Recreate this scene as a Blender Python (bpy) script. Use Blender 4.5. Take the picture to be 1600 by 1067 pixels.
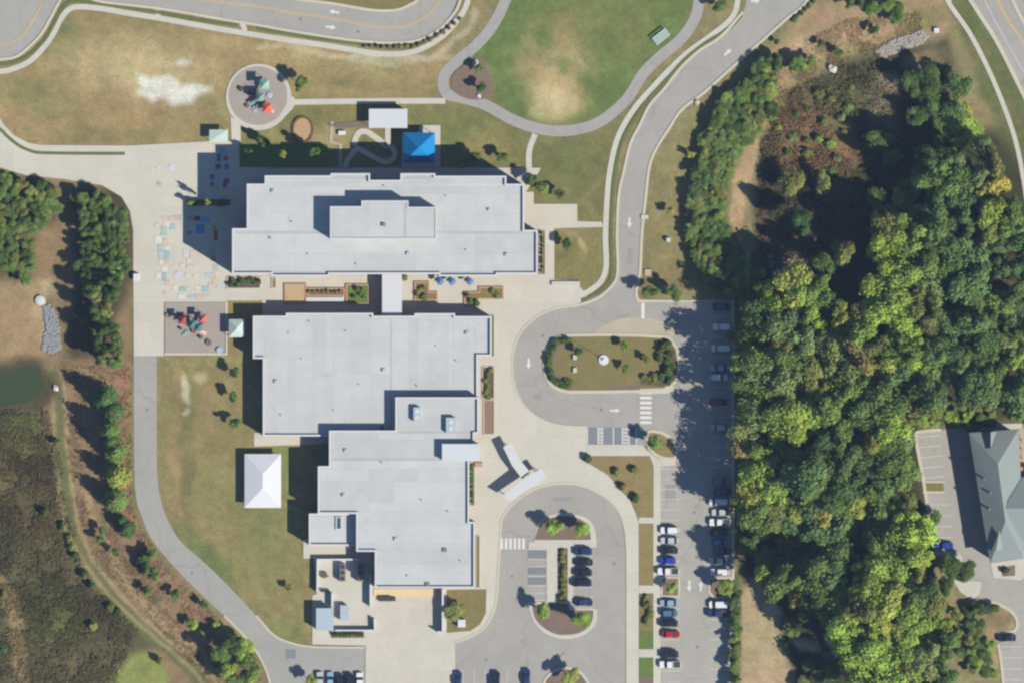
import bpy, bmesh, math, random
import numpy as np
from mathutils import Vector, noise as mnoise
from mathutils.geometry import tessellate_polygon

random.seed(7)
rng = np.random.default_rng(7)
R = random.uniform
PI = math.pi
sc = bpy.context.scene
for o in list(bpy.data.objects):
    bpy.data.objects.remove(o)
col = sc.collection

# ------------------------------------------------------------------ camera, sky, sun, exposure
S = 1 / 6.0            # metres per plan unit
HC = 2600.0            # flying height of the survey aircraft
cam_d = bpy.data.cameras.new('camera')
cam = bpy.data.objects.new('camera', cam_d)
col.objects.link(cam)
cam.location = (0, 0, HC)
cam_d.sensor_width = 36
cam_d.lens = 36 * HC / (1600 * S)
cam_d.clip_start = 10
cam_d.clip_end = 9000
sc.camera = cam

SUN_EL = math.radians(37)
SUN_AZ = math.radians(122.3)     # clockwise from north (+Y)
to_sun = Vector((math.sin(SUN_AZ) * math.cos(SUN_EL), math.cos(SUN_AZ) * math.cos(SUN_EL), math.sin(SUN_EL)))
world = bpy.data.worlds.new('World')
sc.world = world
world.use_nodes = True
wn = world.node_tree.nodes
sky = wn.new('ShaderNodeTexSky')
sky.sky_type = 'NISHITA'
sky.sun_disc = False
sky.sun_elevation = SUN_EL
sky.sun_rotation = SUN_AZ
sky.dust_density = 0.0
sky.ozone_density = 4.0
world.node_tree.links.new(sky.outputs[0], wn['Background'].inputs[0])
wn['Background'].inputs[1].default_value = 0.062
sun_d = bpy.data.lights.new('sun', 'SUN')
sun_d.energy = 4.2
sun_d.angle = math.radians(0.5)
sun_d.color = (1.0, 0.945, 0.83)
sun = bpy.data.objects.new('sun', sun_d)
sun.rotation_euler = to_sun.to_track_quat('Z', 'Y').to_euler()
sun.location = (200, -150, 300)
col.objects.link(sun)
sc.view_settings.view_transform = 'Standard'
sc.view_settings.look = 'None'
sc.view_settings.exposure = 1.07
sc.view_settings.gamma = 1
sc.view_settings.use_curve_mapping = False
sc.render.filter_size = 1.5
try:
    sc.cycles.filter_width = 2.4
except Exception:
    pass

# ------------------------------------------------------------------ colour: display value -> albedo under this light
HAZE_DENSITY = .037 / HC
KR, KG, KB = 1.78, 1.78, 1.75
def lin1(v):
    v = v / 255.0
    return v / 12.92 if v <= 0.04045 else ((v + 0.055) / 1.055) ** 2.4
def A(r, g, b):
    return (min(lin1(r) / KR, .85), min(lin1(g) / KG, .85), min(lin1(b) / KB, .85), 1.0)

def W(px, py, z=0.0):
    f = (HC - z) / HC
    return Vector(((px - 800) * S * f, (533.5 - py) * S * f, z))

# ------------------------------------------------------------------ materials
def base_mat(name, rough=.9, spec=.2, metallic=0.0):
    m = bpy.data.materials.new(name)
    m.use_nodes = True
    nt = m.node_tree
    b = nt.nodes['Principled BSDF']
    b.inputs['Roughness'].default_value = rough
    b.inputs['Specular IOR Level'].default_value = spec
    b.inputs['Metallic'].default_value = metallic
    return m, nt, b

def noise_mul(nt, coord, src, scale, amp, detail=4, rough=.6):
    n = nt.nodes.new('ShaderNodeTexNoise')
    n.inputs['Scale'].default_value = scale
    n.inputs['Detail'].default_value = detail
    n.inputs['Roughness'].default_value = rough
    nt.links.new(coord, n.inputs['Vector'])
    mr = nt.nodes.new('ShaderNodeMapRange')
    mr.inputs['From Min'].default_value = .28
    mr.inputs['From Max'].default_value = .72
    mr.inputs['To Min'].default_value = 1 - amp
    mr.inputs['To Max'].default_value = 1 + amp
    nt.links.new(n.outputs['Fac'], mr.inputs['Value'])
    mx = nt.nodes.new('ShaderNodeVectorMath')
    mx.operation = 'SCALE'
    nt.links.new(src, mx.inputs[0])
    nt.links.new(mr.outputs[0], mx.inputs['Scale'])
    return mx.outputs[0]

def M(name, rgb=None, rough=.9, spec=.2, metallic=0.0, fine=(3.0, .06), coarse=(.15, .05), use_obj=False, attr=None, tint=None, bump=0.0, bumpscale=4.0):
    m, nt, b = base_mat(name, rough, spec, metallic)
    tc = nt.nodes.new('ShaderNodeNewGeometry').outputs['Position']
    if attr:
        a = nt.nodes.new('ShaderNodeAttribute'); a.attribute_name = attr
        src = a.outputs['Color']
    elif use_obj:
        a = nt.nodes.new('ShaderNodeObjectInfo')
        src = a.outputs['Color']
    else:
        a = nt.nodes.new('ShaderNodeRGB'); a.outputs[0].default_value = rgb
        src = a.outputs[0]
    if tint:
        t = nt.nodes.new('ShaderNodeAttribute'); t.attribute_name = tint
        mm = nt.nodes.new('ShaderNodeVectorMath'); mm.operation = 'MULTIPLY'
        nt.links.new(src, mm.inputs[0]); nt.links.new(t.outputs['Color'], mm.inputs[1])
        src = mm.outputs[0]
    if fine: src = noise_mul(nt, tc, src, fine[0], fine[1])
    if coarse: src = noise_mul(nt, tc, src, coarse[0], coarse[1], 5, .65)
    nt.links.new(src, b.inputs['Base Color'])
    if bump:
        n = nt.nodes.new('ShaderNodeTexNoise'); n.inputs['Scale'].default_value = bumpscale
        n.inputs['Detail'].default_value = 6
        nt.links.new(tc, n.inputs['Vector'])
        bp = nt.nodes.new('ShaderNodeBump'); bp.inputs['Strength'].default_value = bump
        bp.inputs['Distance'].default_value = .3
        nt.links.new(n.outputs['Fac'], bp.inputs['Height'])
        nt.links.new(bp.outputs[0], b.inputs['Normal'])
    return m

def crack_mat(name, rgb):
    m, nt, b = base_mat(name, .92, .2)
    tc = nt.nodes.new('ShaderNodeNewGeometry').outputs['Position']
    a = nt.nodes.new('ShaderNodeRGB'); a.outputs[0].default_value = rgb
    src = noise_mul(nt, tc, a.outputs[0], 2.5, .05)
    src = noise_mul(nt, tc, src, .09, .09, 6, .75)
    src = noise_mul(nt, tc, src, .5, .035, 4, .7)
    # sealed cracks: thin darker lines on warped cell borders
    nz = nt.nodes.new('ShaderNodeTexNoise'); nz.inputs['Scale'].default_value = .12
    nt.links.new(tc, nz.inputs['Vector'])
    ad = nt.nodes.new('ShaderNodeVectorMath'); ad.operation = 'MULTIPLY_ADD'
    ad.inputs[1].default_value = (9, 9, 0)
    nt.links.new(nz.outputs['Color'], ad.inputs[0]); nt.links.new(tc, ad.inputs[2])
    v = nt.nodes.new('ShaderNodeTexVoronoi'); v.feature = 'DISTANCE_TO_EDGE'; v.inputs['Scale'].default_value = .055
    nt.links.new(ad.outputs[0], v.inputs['Vector'])
    mr = nt.nodes.new('ShaderNodeMapRange'); mr.inputs['From Max'].default_value = .012
    mr.inputs['To Min'].default_value = .86; mr.inputs['To Max'].default_value = 1.0
    nt.links.new(v.outputs['Distance'], mr.inputs['Value'])
    mx = nt.nodes.new('ShaderNodeVectorMath'); mx.operation = 'SCALE'
    nt.links.new(src, mx.inputs[0]); nt.links.new(mr.outputs[0], mx.inputs['Scale'])
    nt.links.new(mx.outputs[0], b.inputs['Base Color'])
    return m

def concrete_mat(name, rgb, pat=5.0, contrast=.035, stain=.05):
    """poured concrete: bays of slightly different tone, stains, pale joints"""
    m, nt, b = base_mat(name, .9, .25)
    tc = nt.nodes.new('ShaderNodeNewGeometry').outputs['Position']
    a = nt.nodes.new('ShaderNodeRGB'); a.outputs[0].default_value = rgb
    br = nt.nodes.new('ShaderNodeTexBrick')
    br.offset = 0.5
    br.inputs['Scale'].default_value = 1.0
    br.inputs['Brick Width'].default_value = pat * 1.3
    br.inputs['Row Height'].default_value = pat
    br.inputs['Mortar Size'].default_value = .05
    g1, g2 = 1 - contrast, 1 + contrast
    br.inputs['Color1'].default_value = (g1, g1, g1 * .99, 1)
    br.inputs['Color2'].default_value = (g2, g2 * .995, g2 * .985, 1)
    br.inputs['Mortar'].default_value = (.93, .93, .93, 1)
    nt.links.new(tc, br.inputs['Vector'])
    mm = nt.nodes.new('ShaderNodeVectorMath'); mm.operation = 'MULTIPLY'
    nt.links.new(a.outputs[0], mm.inputs[0]); nt.links.new(br.outputs['Color'], mm.inputs[1])
    src = noise_mul(nt, tc, mm.outputs[0], 1.6, .05)
    src = noise_mul(nt, tc, src, .12, stain, 6, .7)
    nt.links.new(src, b.inputs['Base Color'])
    return m

def leaf_mat(name):
    m = bpy.data.materials.new(name); m.use_nodes = True
    nt = m.node_tree; nt.nodes.clear()
    out = nt.nodes.new('ShaderNodeOutputMaterial')
    oi = nt.nodes.new('ShaderNodeObjectInfo')
    t = nt.nodes.new('ShaderNodeAttribute'); t.attribute_name = 'tint'
    mm = nt.nodes.new('ShaderNodeVectorMath'); mm.operation = 'MULTIPLY'
    nt.links.new(oi.outputs['Color'], mm.inputs[0]); nt.links.new(t.outputs['Color'], mm.inputs[1])
    d = nt.nodes.new('ShaderNodeBsdfDiffuse'); tr = nt.nodes.new('ShaderNodeBsdfTranslucent')
    nt.links.new(mm.outputs[0], d.inputs[0]); nt.links.new(mm.outputs[0], tr.inputs[0])
    mix = nt.nodes.new('ShaderNodeMixShader'); mix.inputs[0].default_value = .22
    nt.links.new(d.outputs[0], mix.inputs[1]); nt.links.new(tr.outputs[0], mix.inputs[2])
    nt.links.new(mix.outputs[0], out.inputs[0])
    return m

MT = dict(
    ground=M('turf_and_soil', attr='ground_color', fine=(1.6, .2), coarse=(.3, .1), spec=.05, rough=1, bump=.35, bumpscale=1.5),
    asphalt=crack_mat('weathered_asphalt', A(177, 173, 164)),
    asphalt_dark=crack_mat('car_park_asphalt', A(181, 177, 167)),
    asphalt_path=crack_mat('path_asphalt', A(176, 172, 166)),
    asphalt_drive=crack_mat('drive_asphalt', A(174, 172, 165)),
    patch=M('patched_asphalt', A(164, 161, 158), fine=(2, .08)),
    stall=M('dark_stall_surface', A(138, 143, 146), fine=(2, .06)),
    concrete=concrete_mat('plaza_concrete', A(213, 208, 193)),
    walk=concrete_mat('walk_concrete', A(212, 208, 194), 1.5, .03),
    yard=concrete_mat('yard_concrete', A(212, 206, 191), 4.5, .03, .07),
    tan_conc=concrete_mat('tinted_concrete', A(195, 184, 162), 3.0),
    kerb=M('kerb_concrete', A(214, 206, 184), fine=(1.5, .05)),
    play_surf=M('play_surface', A(176, 166, 155), fine=(4, .05), coarse=(.35, .05)),
    white_paint=M('white_road_paint', A(236, 233, 228), fine=(3, .1)),
    worn_paint=M('worn_white_paint', A(214, 211, 205), fine=(3, .1)),
    yellow_paint=M('yellow_road_paint', A(222, 192, 140), fine=(3, .1)),
    dock_yellow=M('dock_paint', A(236, 214, 168), fine=(2, .08)),
    mulch=M('bark_mulch', A(138, 118, 106), fine=(5, .22), coarse=(.5, .1), bump=.5),
    mulch_dark=M('dark_mulch', A(108, 96, 78), fine=(4, .25), coarse=(.5, .12), bump=.5),
    brickbed=M('red_mulch', A(150, 126, 110), fine=(4, .2)),
    sand=M('sand', A(196, 165, 122), fine=(4, .06)),
    timber=M('dark_timber', A(128, 96, 72), fine=(3, .15)),
    terracotta=M('terracotta_block', A(198, 158, 126), fine=(3, .1)),
    tan_soil=M('tan_soil', A(200, 174, 134), fine=(3, .08)),
    grass_verge=M('verge_grass', A(112, 122, 74), fine=(2.0, .16), coarse=(.3, .1), spec=.05, bump=.3),
    grass_olive=M('olive_grass', A(140, 130, 84), fine=(1.4, .12), coarse=(.25, .1), spec=.05, bump=.3),
    grass_tan=M('tan_grass', A(154, 138, 92), fine=(1.4, .12), coarse=(.25, .1), spec=.05, bump=.3),
    grass_green=M('green_grass', A(112, 134, 70), fine=(1.4, .14), coarse=(.25, .08), spec=.05, bump=.3),
    roof=M('white_roof_membrane', A(190, 193, 192), rough=.7, fine=(.9, .03), coarse=(.1, .05)),
    sheet=M('roof_membrane_sheet', use_obj=True, rough=.7, fine=(.5, .03), coarse=(.13, .075)),
    parapet=M('white_coping', A(222, 223, 224), rough=.5, fine=(1, .02), coarse=None),
    brick=M('red_brown_brick', (.22, .12, .085, 1), fine=(3, .15)),
    panelwall=M('grey_wall_panel', (.30, .29, .27, 1), fine=(2, .08)),
    unit=M('galvanised_housing', A(186, 202, 210), rough=.5, fine=(2, .04), coarse=None),
    grey_metal=M('grey_metal', A(140, 140, 138), rough=.5, fine=(2, .08), coarse=None),
    dark_metal=M('dark_metal', A(76, 74, 76), rough=.6, fine=(2, .1), coarse=None),
    skyglass=M('dark_blue_glazing', A(66, 104, 128), rough=.15, spec=.5, fine=None, coarse=None),
    white_fabric=M('white_fabric', A(230, 231, 234), rough=.7, fine=(1, .015), coarse=None),
    offwhite=M('off_white_panel', A(220, 224, 227), rough=.6, fine=(1, .02), coarse=(.2, .02)),
    canopy_white=M('canopy_white', A(221, 222, 220), rough=.6, fine=(1, .02), coarse=(.3, .03)),
    blue_fabric=M('blue_shade_cloth', A(16, 140, 204), rough=.8, fine=(2, .04), coarse=None),
    mint=M('mint_metal', A(204, 222, 212), rough=.5, fine=(2, .05), coarse=None),
    green_roof=M('grey_green_shingle', A(146, 155, 152), rough=.85, fine=(2.5, .06), coarse=(.3, .03)),
    bark=M('bark', (.09, .07, .05, 1), fine=(4, .2)),
    leaf=leaf_mat('leaves'),
    water=M('pond_water', A(70, 84, 56), rough=.35, spec=.1, fine=None, coarse=(.1, .08)),
    stone=M('grey_stone', use_obj=True, rough=.95, fine=(3, .15)),
    paint=None, glass=M('car_glass', (.02, .025, .03, 1), rough=.08, spec=.5, fine=None, coarse=None),
    tyre=M('tyre_rubber', (.02, .02, .02, 1), fine=None, coarse=None),
    lamp=M('lamp_lens', (.7, .7, .7, 1), rough=.1, fine=None, coarse=None),
    tail=M('red_lens', (.3, .02, .02, 1), rough=.2, fine=None, coarse=None),
    mark=M('court_paint', use_obj=True, fine=(2.2, .12), coarse=(.9, .08)),
    plastic=M('play_plastic', use_obj=True, rough=.75, fine=(2, .05), coarse=None),
    umb=M('umbrella_cloth', A(98, 140, 190), fine=(2, .05), coarse=None),
)
pm, pnt, pb = base_mat('car_paint', .3, .5)
oi = pnt.nodes.new('ShaderNodeObjectInfo')
pnt.links.new(oi.outputs['Color'], pb.inputs['Base Color'])
pb.inputs['Coat Weight'].default_value = .6
MT['paint'] = pm

# ------------------------------------------------------------------ object helpers
def tag(o, label=None, cat=None, group=None, kind=None):
    if label: o['label'] = label
    if cat: o['category'] = cat
    if group: o['group'] = group
    if kind: o['kind'] = kind
    return o

def link(name, me, mat=None, parent=None, loc=None):
    o = bpy.data.objects.new(name, me)
    col.objects.link(o)
    if mat is not None and me is not None and len(me.materials) == 0:
        me.materials.append(mat)
    if parent is not None: o.parent = parent
    if loc is not None: o.location = loc
    return o

def empty(name, loc=(0, 0, 0), rz=0.0, label=None, cat=None, group=None):
    o = bpy.data.objects.new(name, None)
    col.objects.link(o)
    o.empty_display_size = .5
    o.location = loc
    o.rotation_euler = (0, 0, rz)
    tag(o, label, cat, group)
    return o

def mesh(name, verts, faces):
    me = bpy.data.meshes.new(name)
    me.from_pydata([tuple(v) for v in verts], [], faces)
    me.update()
    return me

class MB:
    def __init__(s): s.v = []; s.f = []
    def add(s, v, f):
        n = len(s.v); s.v += [tuple(p) for p in v]; s.f += [tuple(i + n for i in q) for q in f]
        return s
    def box(s, x0, x1, y0, y1, z0, z1):
        return s.add([(x0, y0, z0), (x1, y0, z0), (x1, y1, z0), (x0, y1, z0), (x0, y0, z1), (x1, y0, z1), (x1, y1, z1), (x0, y1, z1)],
                     [(3, 2, 1, 0), (4, 5, 6, 7), (0, 1, 5, 4), (1, 2, 6, 5), (2, 3, 7, 6), (3, 0, 4, 7)])
    def cyl(s, p0, p1, r0, r1=None, n=10, caps=True):
        r1 = r0 if r1 is None else r1
        p0, p1 = Vector(p0), Vector(p1)
        d = (p1 - p0).normalized()
        a = d.orthogonal().normalized(); b = d.cross(a)
        v = []
        for p, r in ((p0, r0), (p1, r1)):
            for k in range(n):
                t = 2 * PI * k / n
                v.append(p + a * r * math.cos(t) + b * r * math.sin(t))
        f = [(k, (k + 1) % n, n + (k + 1) % n, n + k) for k in range(n)]
        if caps: f += [tuple(range(n - 1, -1, -1)), tuple(range(n, 2 * n))]
        return s.add(v, f)
    def prism(s, pts, z0, z1, inset=0.0):
        pts = ccw(pts); n = len(pts)
        top = offset_poly(pts, inset) if inset else pts
        v = [(p[0], p[1], z0) for p in pts] + [(p[0], p[1], z1) for p in top]
        tri = tessellate_polygon([[Vector((p[0], p[1], 0)) for p in top]])
        f = [(i, (i + 1) % n, n + (i + 1) % n, n + i) for i in range(n)]
        for t in tri:
            a, b, c = t
            A_, B_, C_ = top[a], top[b], top[c]
            cr = (B_[0] - A_[0]) * (C_[1] - A_[1]) - (B_[1] - A_[1]) * (C_[0] - A_[0])
            if abs(cr) < 1e-9: continue
            if cr < 0: b, c = c, b
            f.append((n + a, n + b, n + c))
        return s.add(v, f)
    def build(s, name, mat, parent=None, loc=None):
        return link(name, mesh(name, s.v, s.f), mat, parent, loc)
    def me(s, name, mat=None):
        m = mesh(name, s.v, s.f)
        if mat: m.materials.append(mat)
        return m

def area2(p):
    return sum(p[i][0] * p[(i + 1) % len(p)][1] - p[(i + 1) % len(p)][0] * p[i][1] for i in range(len(p)))
def ccw(p):
    p = [(q[0], q[1]) for q in p]
    return p if area2(p) > 0 else p[::-1]
def offset_poly(p, d):
    """inward offset of a ccw polygon"""
    n = len(p); out = []
    for i in range(n):
        a, b, c = Vector(p[i - 1]), Vector(p[i]), Vector(p[(i + 1) % n])
        e1 = (b - a).normalized(); e2 = (c - b).normalized()
        n1 = Vector((-e1.y, e1.x)); n2 = Vector((-e2.y, e2.x))
        k = 1 + n1.dot(n2)
        m = (n1 + n2) / max(k, .3)
        out.append(tuple(b + m * d))
    return out

def catmull(p, n=6, closed=False):
    p = [Vector((q[0], q[1])) for q in p]; out = []; N = len(p)
    rg = range(N) if closed else range(N - 1)
    for i in rg:
        if closed: a, b, c, d = p[i - 1], p[i], p[(i + 1) % N], p[(i + 2) % N]
        else: a, b, c, d = p[max(i - 1, 0)], p[i], p[i + 1], p[min(i + 2, N - 1)]
        for k in range(n):
            t = k / n
            out.append(.5 * ((2 * b) + (c - a) * t + (2 * a - 5 * b + 4 * c - d) * t * t + (3 * b - a - 3 * c + d) * t ** 3))
    if not closed: out.append(p[-1])
    return [(q.x, q.y) for q in out]

def wpoly(pts, z=0.0):
    return [tuple(W(x, y, z)[:2]) for x, y in pts]

_lay = {}
def layer(key, base, step=.004):
    _lay[key] = _lay.get(key, base - step) + step
    return _lay[key]

def slab(name, pts, z1, mat, z0=-.15, kind='structure', parent=None):
    o = MB().prism(wpoly(pts), z0, z1).build(name, mat, parent)
    if kind and parent is None: o['kind'] = kind
    return o

def ribbon_mesh(pts, w, z0, z1, closed=False):
    """band of width w (plan units) along pts, thickness z0..z1"""
    P = [W(x, y) for x, y in pts]; n = len(P); hw = w * S / 2
    v = []
    for i in range(n):
        a = P[i - 1] if (i > 0 or closed) else P[i]
        c = P[(i + 1) % n] if (i < n - 1 or closed) else P[i]
        d = (c - a).normalized(); nn = Vector((-d.y, d.x, 0))
        for s, z in ((1, z1), (-1, z1), (-1, z0), (1, z0)):
            q = P[i] + nn * hw * s; v.append((q.x, q.y, z))
    f = []
    m = n if closed else n - 1
    for i in range(m):
        j = (i + 1) % n
        for k in range(4):
            f.append((4 * i + k, 4 * j + k, 4 * j + (k + 1) % 4, 4 * i + (k + 1) % 4))
    if not closed:
        f += [(0, 1, 2, 3), (4 * n - 1, 4 * n - 2, 4 * n - 3, 4 * n - 4)]
    return v, f

def ribbon(name, pts, w, z1, mat, z0=-.15, closed=False, smooth=6, kind='structure', parent=None):
    if smooth: pts = catmull(pts, smooth, closed)
    v, f = ribbon_mesh(pts, w, z0, z1, closed)
    o = link(name, mesh(name, v, f), mat, parent)
    if kind and parent is None: o['kind'] = kind
    return o

# ------------------------------------------------------------------ ground sheet with true soil and turf colours
def vnoise(X, Y, cell, seed):
    r = np.random.default_rng(seed)
    g = r.random((260, 260))
    x = (X / cell) % 256; y = (Y / cell) % 256
    xi = np.floor(x).astype(int); yi = np.floor(y).astype(int)
    fx = x - xi; fy = y - yi
    fx = fx * fx * (3 - 2 * fx); fy = fy * fy * (3 - 2 * fy)
    a = g[yi, xi]; b = g[yi, xi + 1]; c = g[yi + 1, xi]; d = g[yi + 1, xi + 1]
    return (a * (1 - fx) + b * fx) * (1 - fy) + (c * (1 - fx) + d * fx) * fy

st = 3.6
gx = np.concatenate([[-30000, -9000, -3000, -900, -420], np.arange(-240, 1841, st), [2020, 2500, 4600, 10600, 31600]])
gy = np.concatenate([[-30000, -9000, -3000, -900, -420], np.arange(-240, 1308, st), [1488, 1970, 4070, 10070, 31000]])
PX, PY = np.meshgrid(gx, gy)
NZ = sum(vnoise(PX + 5000, PY + 5000, c, 10 + i) * a for i, (c, a) in enumerate([(60, .4), (24, .3), (10, .2), (5, .1)]))
NZ2 = sum(vnoise(PX + 5000, PY + 5000, c, 40 + i) * a for i, (c, a) in enumerate([(90, .4), (34, .3), (14, .2), (6, .1)]))
WX = PX + (NZ - .5) * 26; WY = PY + (NZ2 - .5) * 26
G = np.zeros(PX.shape + (3,))
def setc(c): return np.array(A(*c)[:3])
G[:] = setc((146, 132, 90))
def blend(mask, c):
    global G
    mask = np.clip(mask, 0, 1)[..., None]
    G = G * (1 - mask) + setc(c) * mask
def blur(m, n):
    for _ in range(n):
        m = (m + np.roll(m, 1, 0) + np.roll(m, -1, 0)) / 3
        m = (m + np.roll(m, 1, 1) + np.roll(m, -1, 1)) / 3
    return m
def inpoly(pts, X, Y):
    inside = np.zeros(X.shape, bool); n = len(pts)
    for i in range(n):
        x0, y0 = pts[i]; x1, y1 = pts[(i + 1) % n]
        if y0 == y1: continue
        c = ((y0 > Y) != (y1 > Y)) & (X < (x1 - x0) * (Y - y0) / (y1 - y0) + x0)
        inside ^= c
    return inside
def gpoly(pts, c, soft=2, a=1.0, warp=True, mott=0.0):
    m = inpoly(pts, WX if warp else PX, WY if warp else PY).astype(float)
    m = blur(m, soft) * a
    if mott: m = m * np.clip(.5 + (NZ2 - .5) * 5 * mott + .5 * (1 - mott), 0, 1)
    blend(m, c)
def gell(cx, cy, rx, ry, c, a=1.0, ang=0.0, mott=.5, pw=1.0):
    t = math.radians(ang); dx = WX - cx; dy = WY - cy
    u = (dx * math.cos(t) + dy * math.sin(t)) / rx; v = (-dx * math.sin(t) + dy * math.cos(t)) / ry
    d = np.clip(1.15 - (u * u + v * v), 0, 1) ** pw
    blend(d * a * np.clip(1 - mott + mott * 2 * (NZ2 - .5) * 2.2 + mott * .5, 0, 1), c)
def gline(pts, w, c, a=1.0, warp=.3):
    X = PX + (NZ - .5) * 26 * warp; Y = PY + (NZ2 - .5) * 26 * warp
    dm = np.full(PX.shape, 1e9)
    pts = catmull(pts, 5)
    for (x0, y0), (x1, y1) in zip(pts[:-1], pts[1:]):
        L = (x1 - x0) ** 2 + (y1 - y0) ** 2 + 1e-9
        t = np.clip(((X - x0) * (x1 - x0) + (Y - y0) * (y1 - y0)) / L, 0, 1)
        dm = np.minimum(dm, np.hypot(X - x0 - t * (x1 - x0), Y - y0 - t * (y1 - y0)))
    blend(np.clip((w / 2 + 2 - dm) / 4, 0, 1) * a, c)

exec_ground = True
# north-west field
gpoly([(-80, 90), (110, 10), (430, 60), (700, 70), (720, 150), (500, 160), (380, 225), (0, 225)], (160, 138, 92), 4)
gell(230, 110, 130, 60, (190, 168, 120), .9, 8)
gell(420, 75, 200, 26, (182, 158, 108), .7, 8)
gell(600, 110, 140, 22, (168, 148, 100), .7, 3)
gell(70, 165, 70, 38, (118, 122, 74), .6, 20)
gell(100, 60, 40, 40, (106, 118, 68), .7)
gell(160, 210, 130, 16, (120, 120, 72), .7)
gell(120, 90, 60, 35, (182, 158, 112), .6)
gpoly([(218, 122), (240, 128), (270, 122), (282, 140), (308, 140), (328, 142), (325, 150), (305, 152), (292, 166), (272, 164), (258, 156), (235, 160), (213, 148), (224, 138)], (226, 216, 194), 1)
gell(290, 98, 14, 6, (214, 204, 180), .9, mott=.2)
gell(620, 90, 100, 6, (206, 190, 152), .8, mott=.4)
gline([(400, 70), (450, 78), (500, 88), (570, 98), (640, 98), (690, 80), (725, 50), (745, 20)], 9, (204, 186, 150), .55, 1)
gell(600, 135, 110, 16, (128, 124, 76), .6)
gell(690, 140, 26, 16, (104, 118, 66), .7)
# oval lawn
gpoly([(790, -20), (770, 40), (745, 70), (720, 95), (765, 100), (770, 155), (800, 185), (840, 200), (920, 195), (975, 155), (1005, 110), (1060, 62), (1090, 0), (1092, -30)], (112, 124, 68), 2, warp=False)
gell(868, 110, 66, 96, (184, 160, 110), 1.0, -4, .75)
gell(880, 40, 60, 50, (150, 132, 84), .6)
gell(960, 60, 60, 60, (124, 124, 72), .7)
gell(866, 165, 40, 28, (202, 182, 134), .9, mott=.6)
gell(1000, 40, 40, 60, (136, 126, 76), .5)
# lawns between path, school and entrance road
gpoly([(640, 160), (770, 160), (835, 210), (930, 205), (990, 150), (1100, 60), (1160, 20), (960, 240), (945, 350), (820, 330), (800, 265), (640, 265)], (128, 122, 74), 3)
gell(725, 205, 90, 40, (124, 124, 72), .8)
gell(770, 225, 60, 30, (150, 134, 84), .5)
gell(900, 260, 60, 60, (122, 124, 72), .7)
gline([(955, 265), (930, 290), (905, 315)], 5, (152, 130, 92), .6)
gpoly([(375, 160), (640, 160), (640, 265), (375, 265)], (138, 126, 76), 2)
gell(480, 190, 60, 30, (124, 122, 70), .6)
gell(520, 215, 50, 20, (182, 158, 112), .6)
gell(440, 215, 50, 14, (166, 150, 100), .5)
gpoly([(864, 355), (942, 355), (942, 420), (920, 440), (864, 438)], (140, 128, 78), 2, warp=False)
gell(910, 385, 8, 20, (184, 164, 116), .9, -20, .1)
gell(893, 362, 14, 6, (190, 170, 130), .8)
# east verge
gpoly([(1265, 0), (1170, 90), (1080, 190), (1018, 290), (1005, 450), (1090, 470), (1150, 440), (1090, 330), (1100, 200), (1200, 100)], (142, 130, 84), 3)
gell(1040, 380, 30, 90, (152, 134, 86), .6)
gell(1110, 165, 30, 20, (152, 130, 90), .7)
gell(1050, 285, 30, 40, (146, 134, 88), .6)
# north-east slope
gpoly([(1250, 10), (1420, -30), (1470, -30), (1480, 60), (1350, 80), (1250, 130), (1180, 150), (1170, 110), (1220, 70)], (172, 144, 106), 4)
gell(1300, 65, 70, 26, (190, 164, 122), .8, -15)
gell(1440, 30, 40, 40, (122, 120, 72), .7)
gell(1210, 45, 30, 16, (112, 116, 70), .6, -40)
gline([(1150, 330), (1165, 260), (1185, 220), (1210, 160), (1250, 115), (1330, 85), (1440, 45)], 20, (146, 134, 86), .8, 1)
gline([(1150, 345), (1158, 300), (1170, 250), (1178, 225)], 24, (182, 152, 112), .95, .8)
gline([(1152, 340), (1150, 380), (1165, 400)], 16, (176, 146, 108), .8, .8)
gline([(1195, 190), (1218, 140), (1245, 112)], 14, (180, 150, 108), .7, .8)
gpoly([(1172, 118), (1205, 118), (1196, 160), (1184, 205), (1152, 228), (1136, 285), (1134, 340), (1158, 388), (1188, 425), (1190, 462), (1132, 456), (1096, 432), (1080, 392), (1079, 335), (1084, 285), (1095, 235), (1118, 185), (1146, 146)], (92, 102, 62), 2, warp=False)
# wetland scrub
gpoly([(1200, 200), (1250, 130), (1340, 90), (1480, 60), (1500, 110), (1450, 330), (1300, 420), (1180, 460), (1180, 330), (1190, 250)], (82, 78, 54), 4)
gell(1255, 205, 58, 80, (150, 116, 82), .95, 15, .3)
gell(1300, 240, 50, 74, (142, 112, 76), .9, 0, .3)
gell(1315, 170, 40, 60, (118, 114, 72), .7)
gell(1195, 350, 16, 70, (108, 84, 62), .9)
gell(1385, 165, 34, 55, (146, 130, 98), .9)
gell(1390, 130, 22, 14, (190, 172, 140), .9)
gell(1450, 95, 40, 22, (168, 140, 106), .9, -15)
gell(1275, 150, 40, 30, (98, 100, 60), .7)
gell(1240, 300, 60, 30, (66, 64, 46), .7)
gell(1255, 440, 60, 40, (96, 90, 74), .7)
gell(1240, 420, 40, 16, (150, 126, 100), .7)
# road verge, far right
gpoly([(1470, -30), (1500, -30), (1700, 310), (1700, 380), (1600, 300), (1540, 150)], (110, 112, 68), 1)
gell(1575, 170, 14, 30, (140, 118, 82), .5)
gell(1530, 80, 20, 20, (140, 116, 84), .6)
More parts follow.
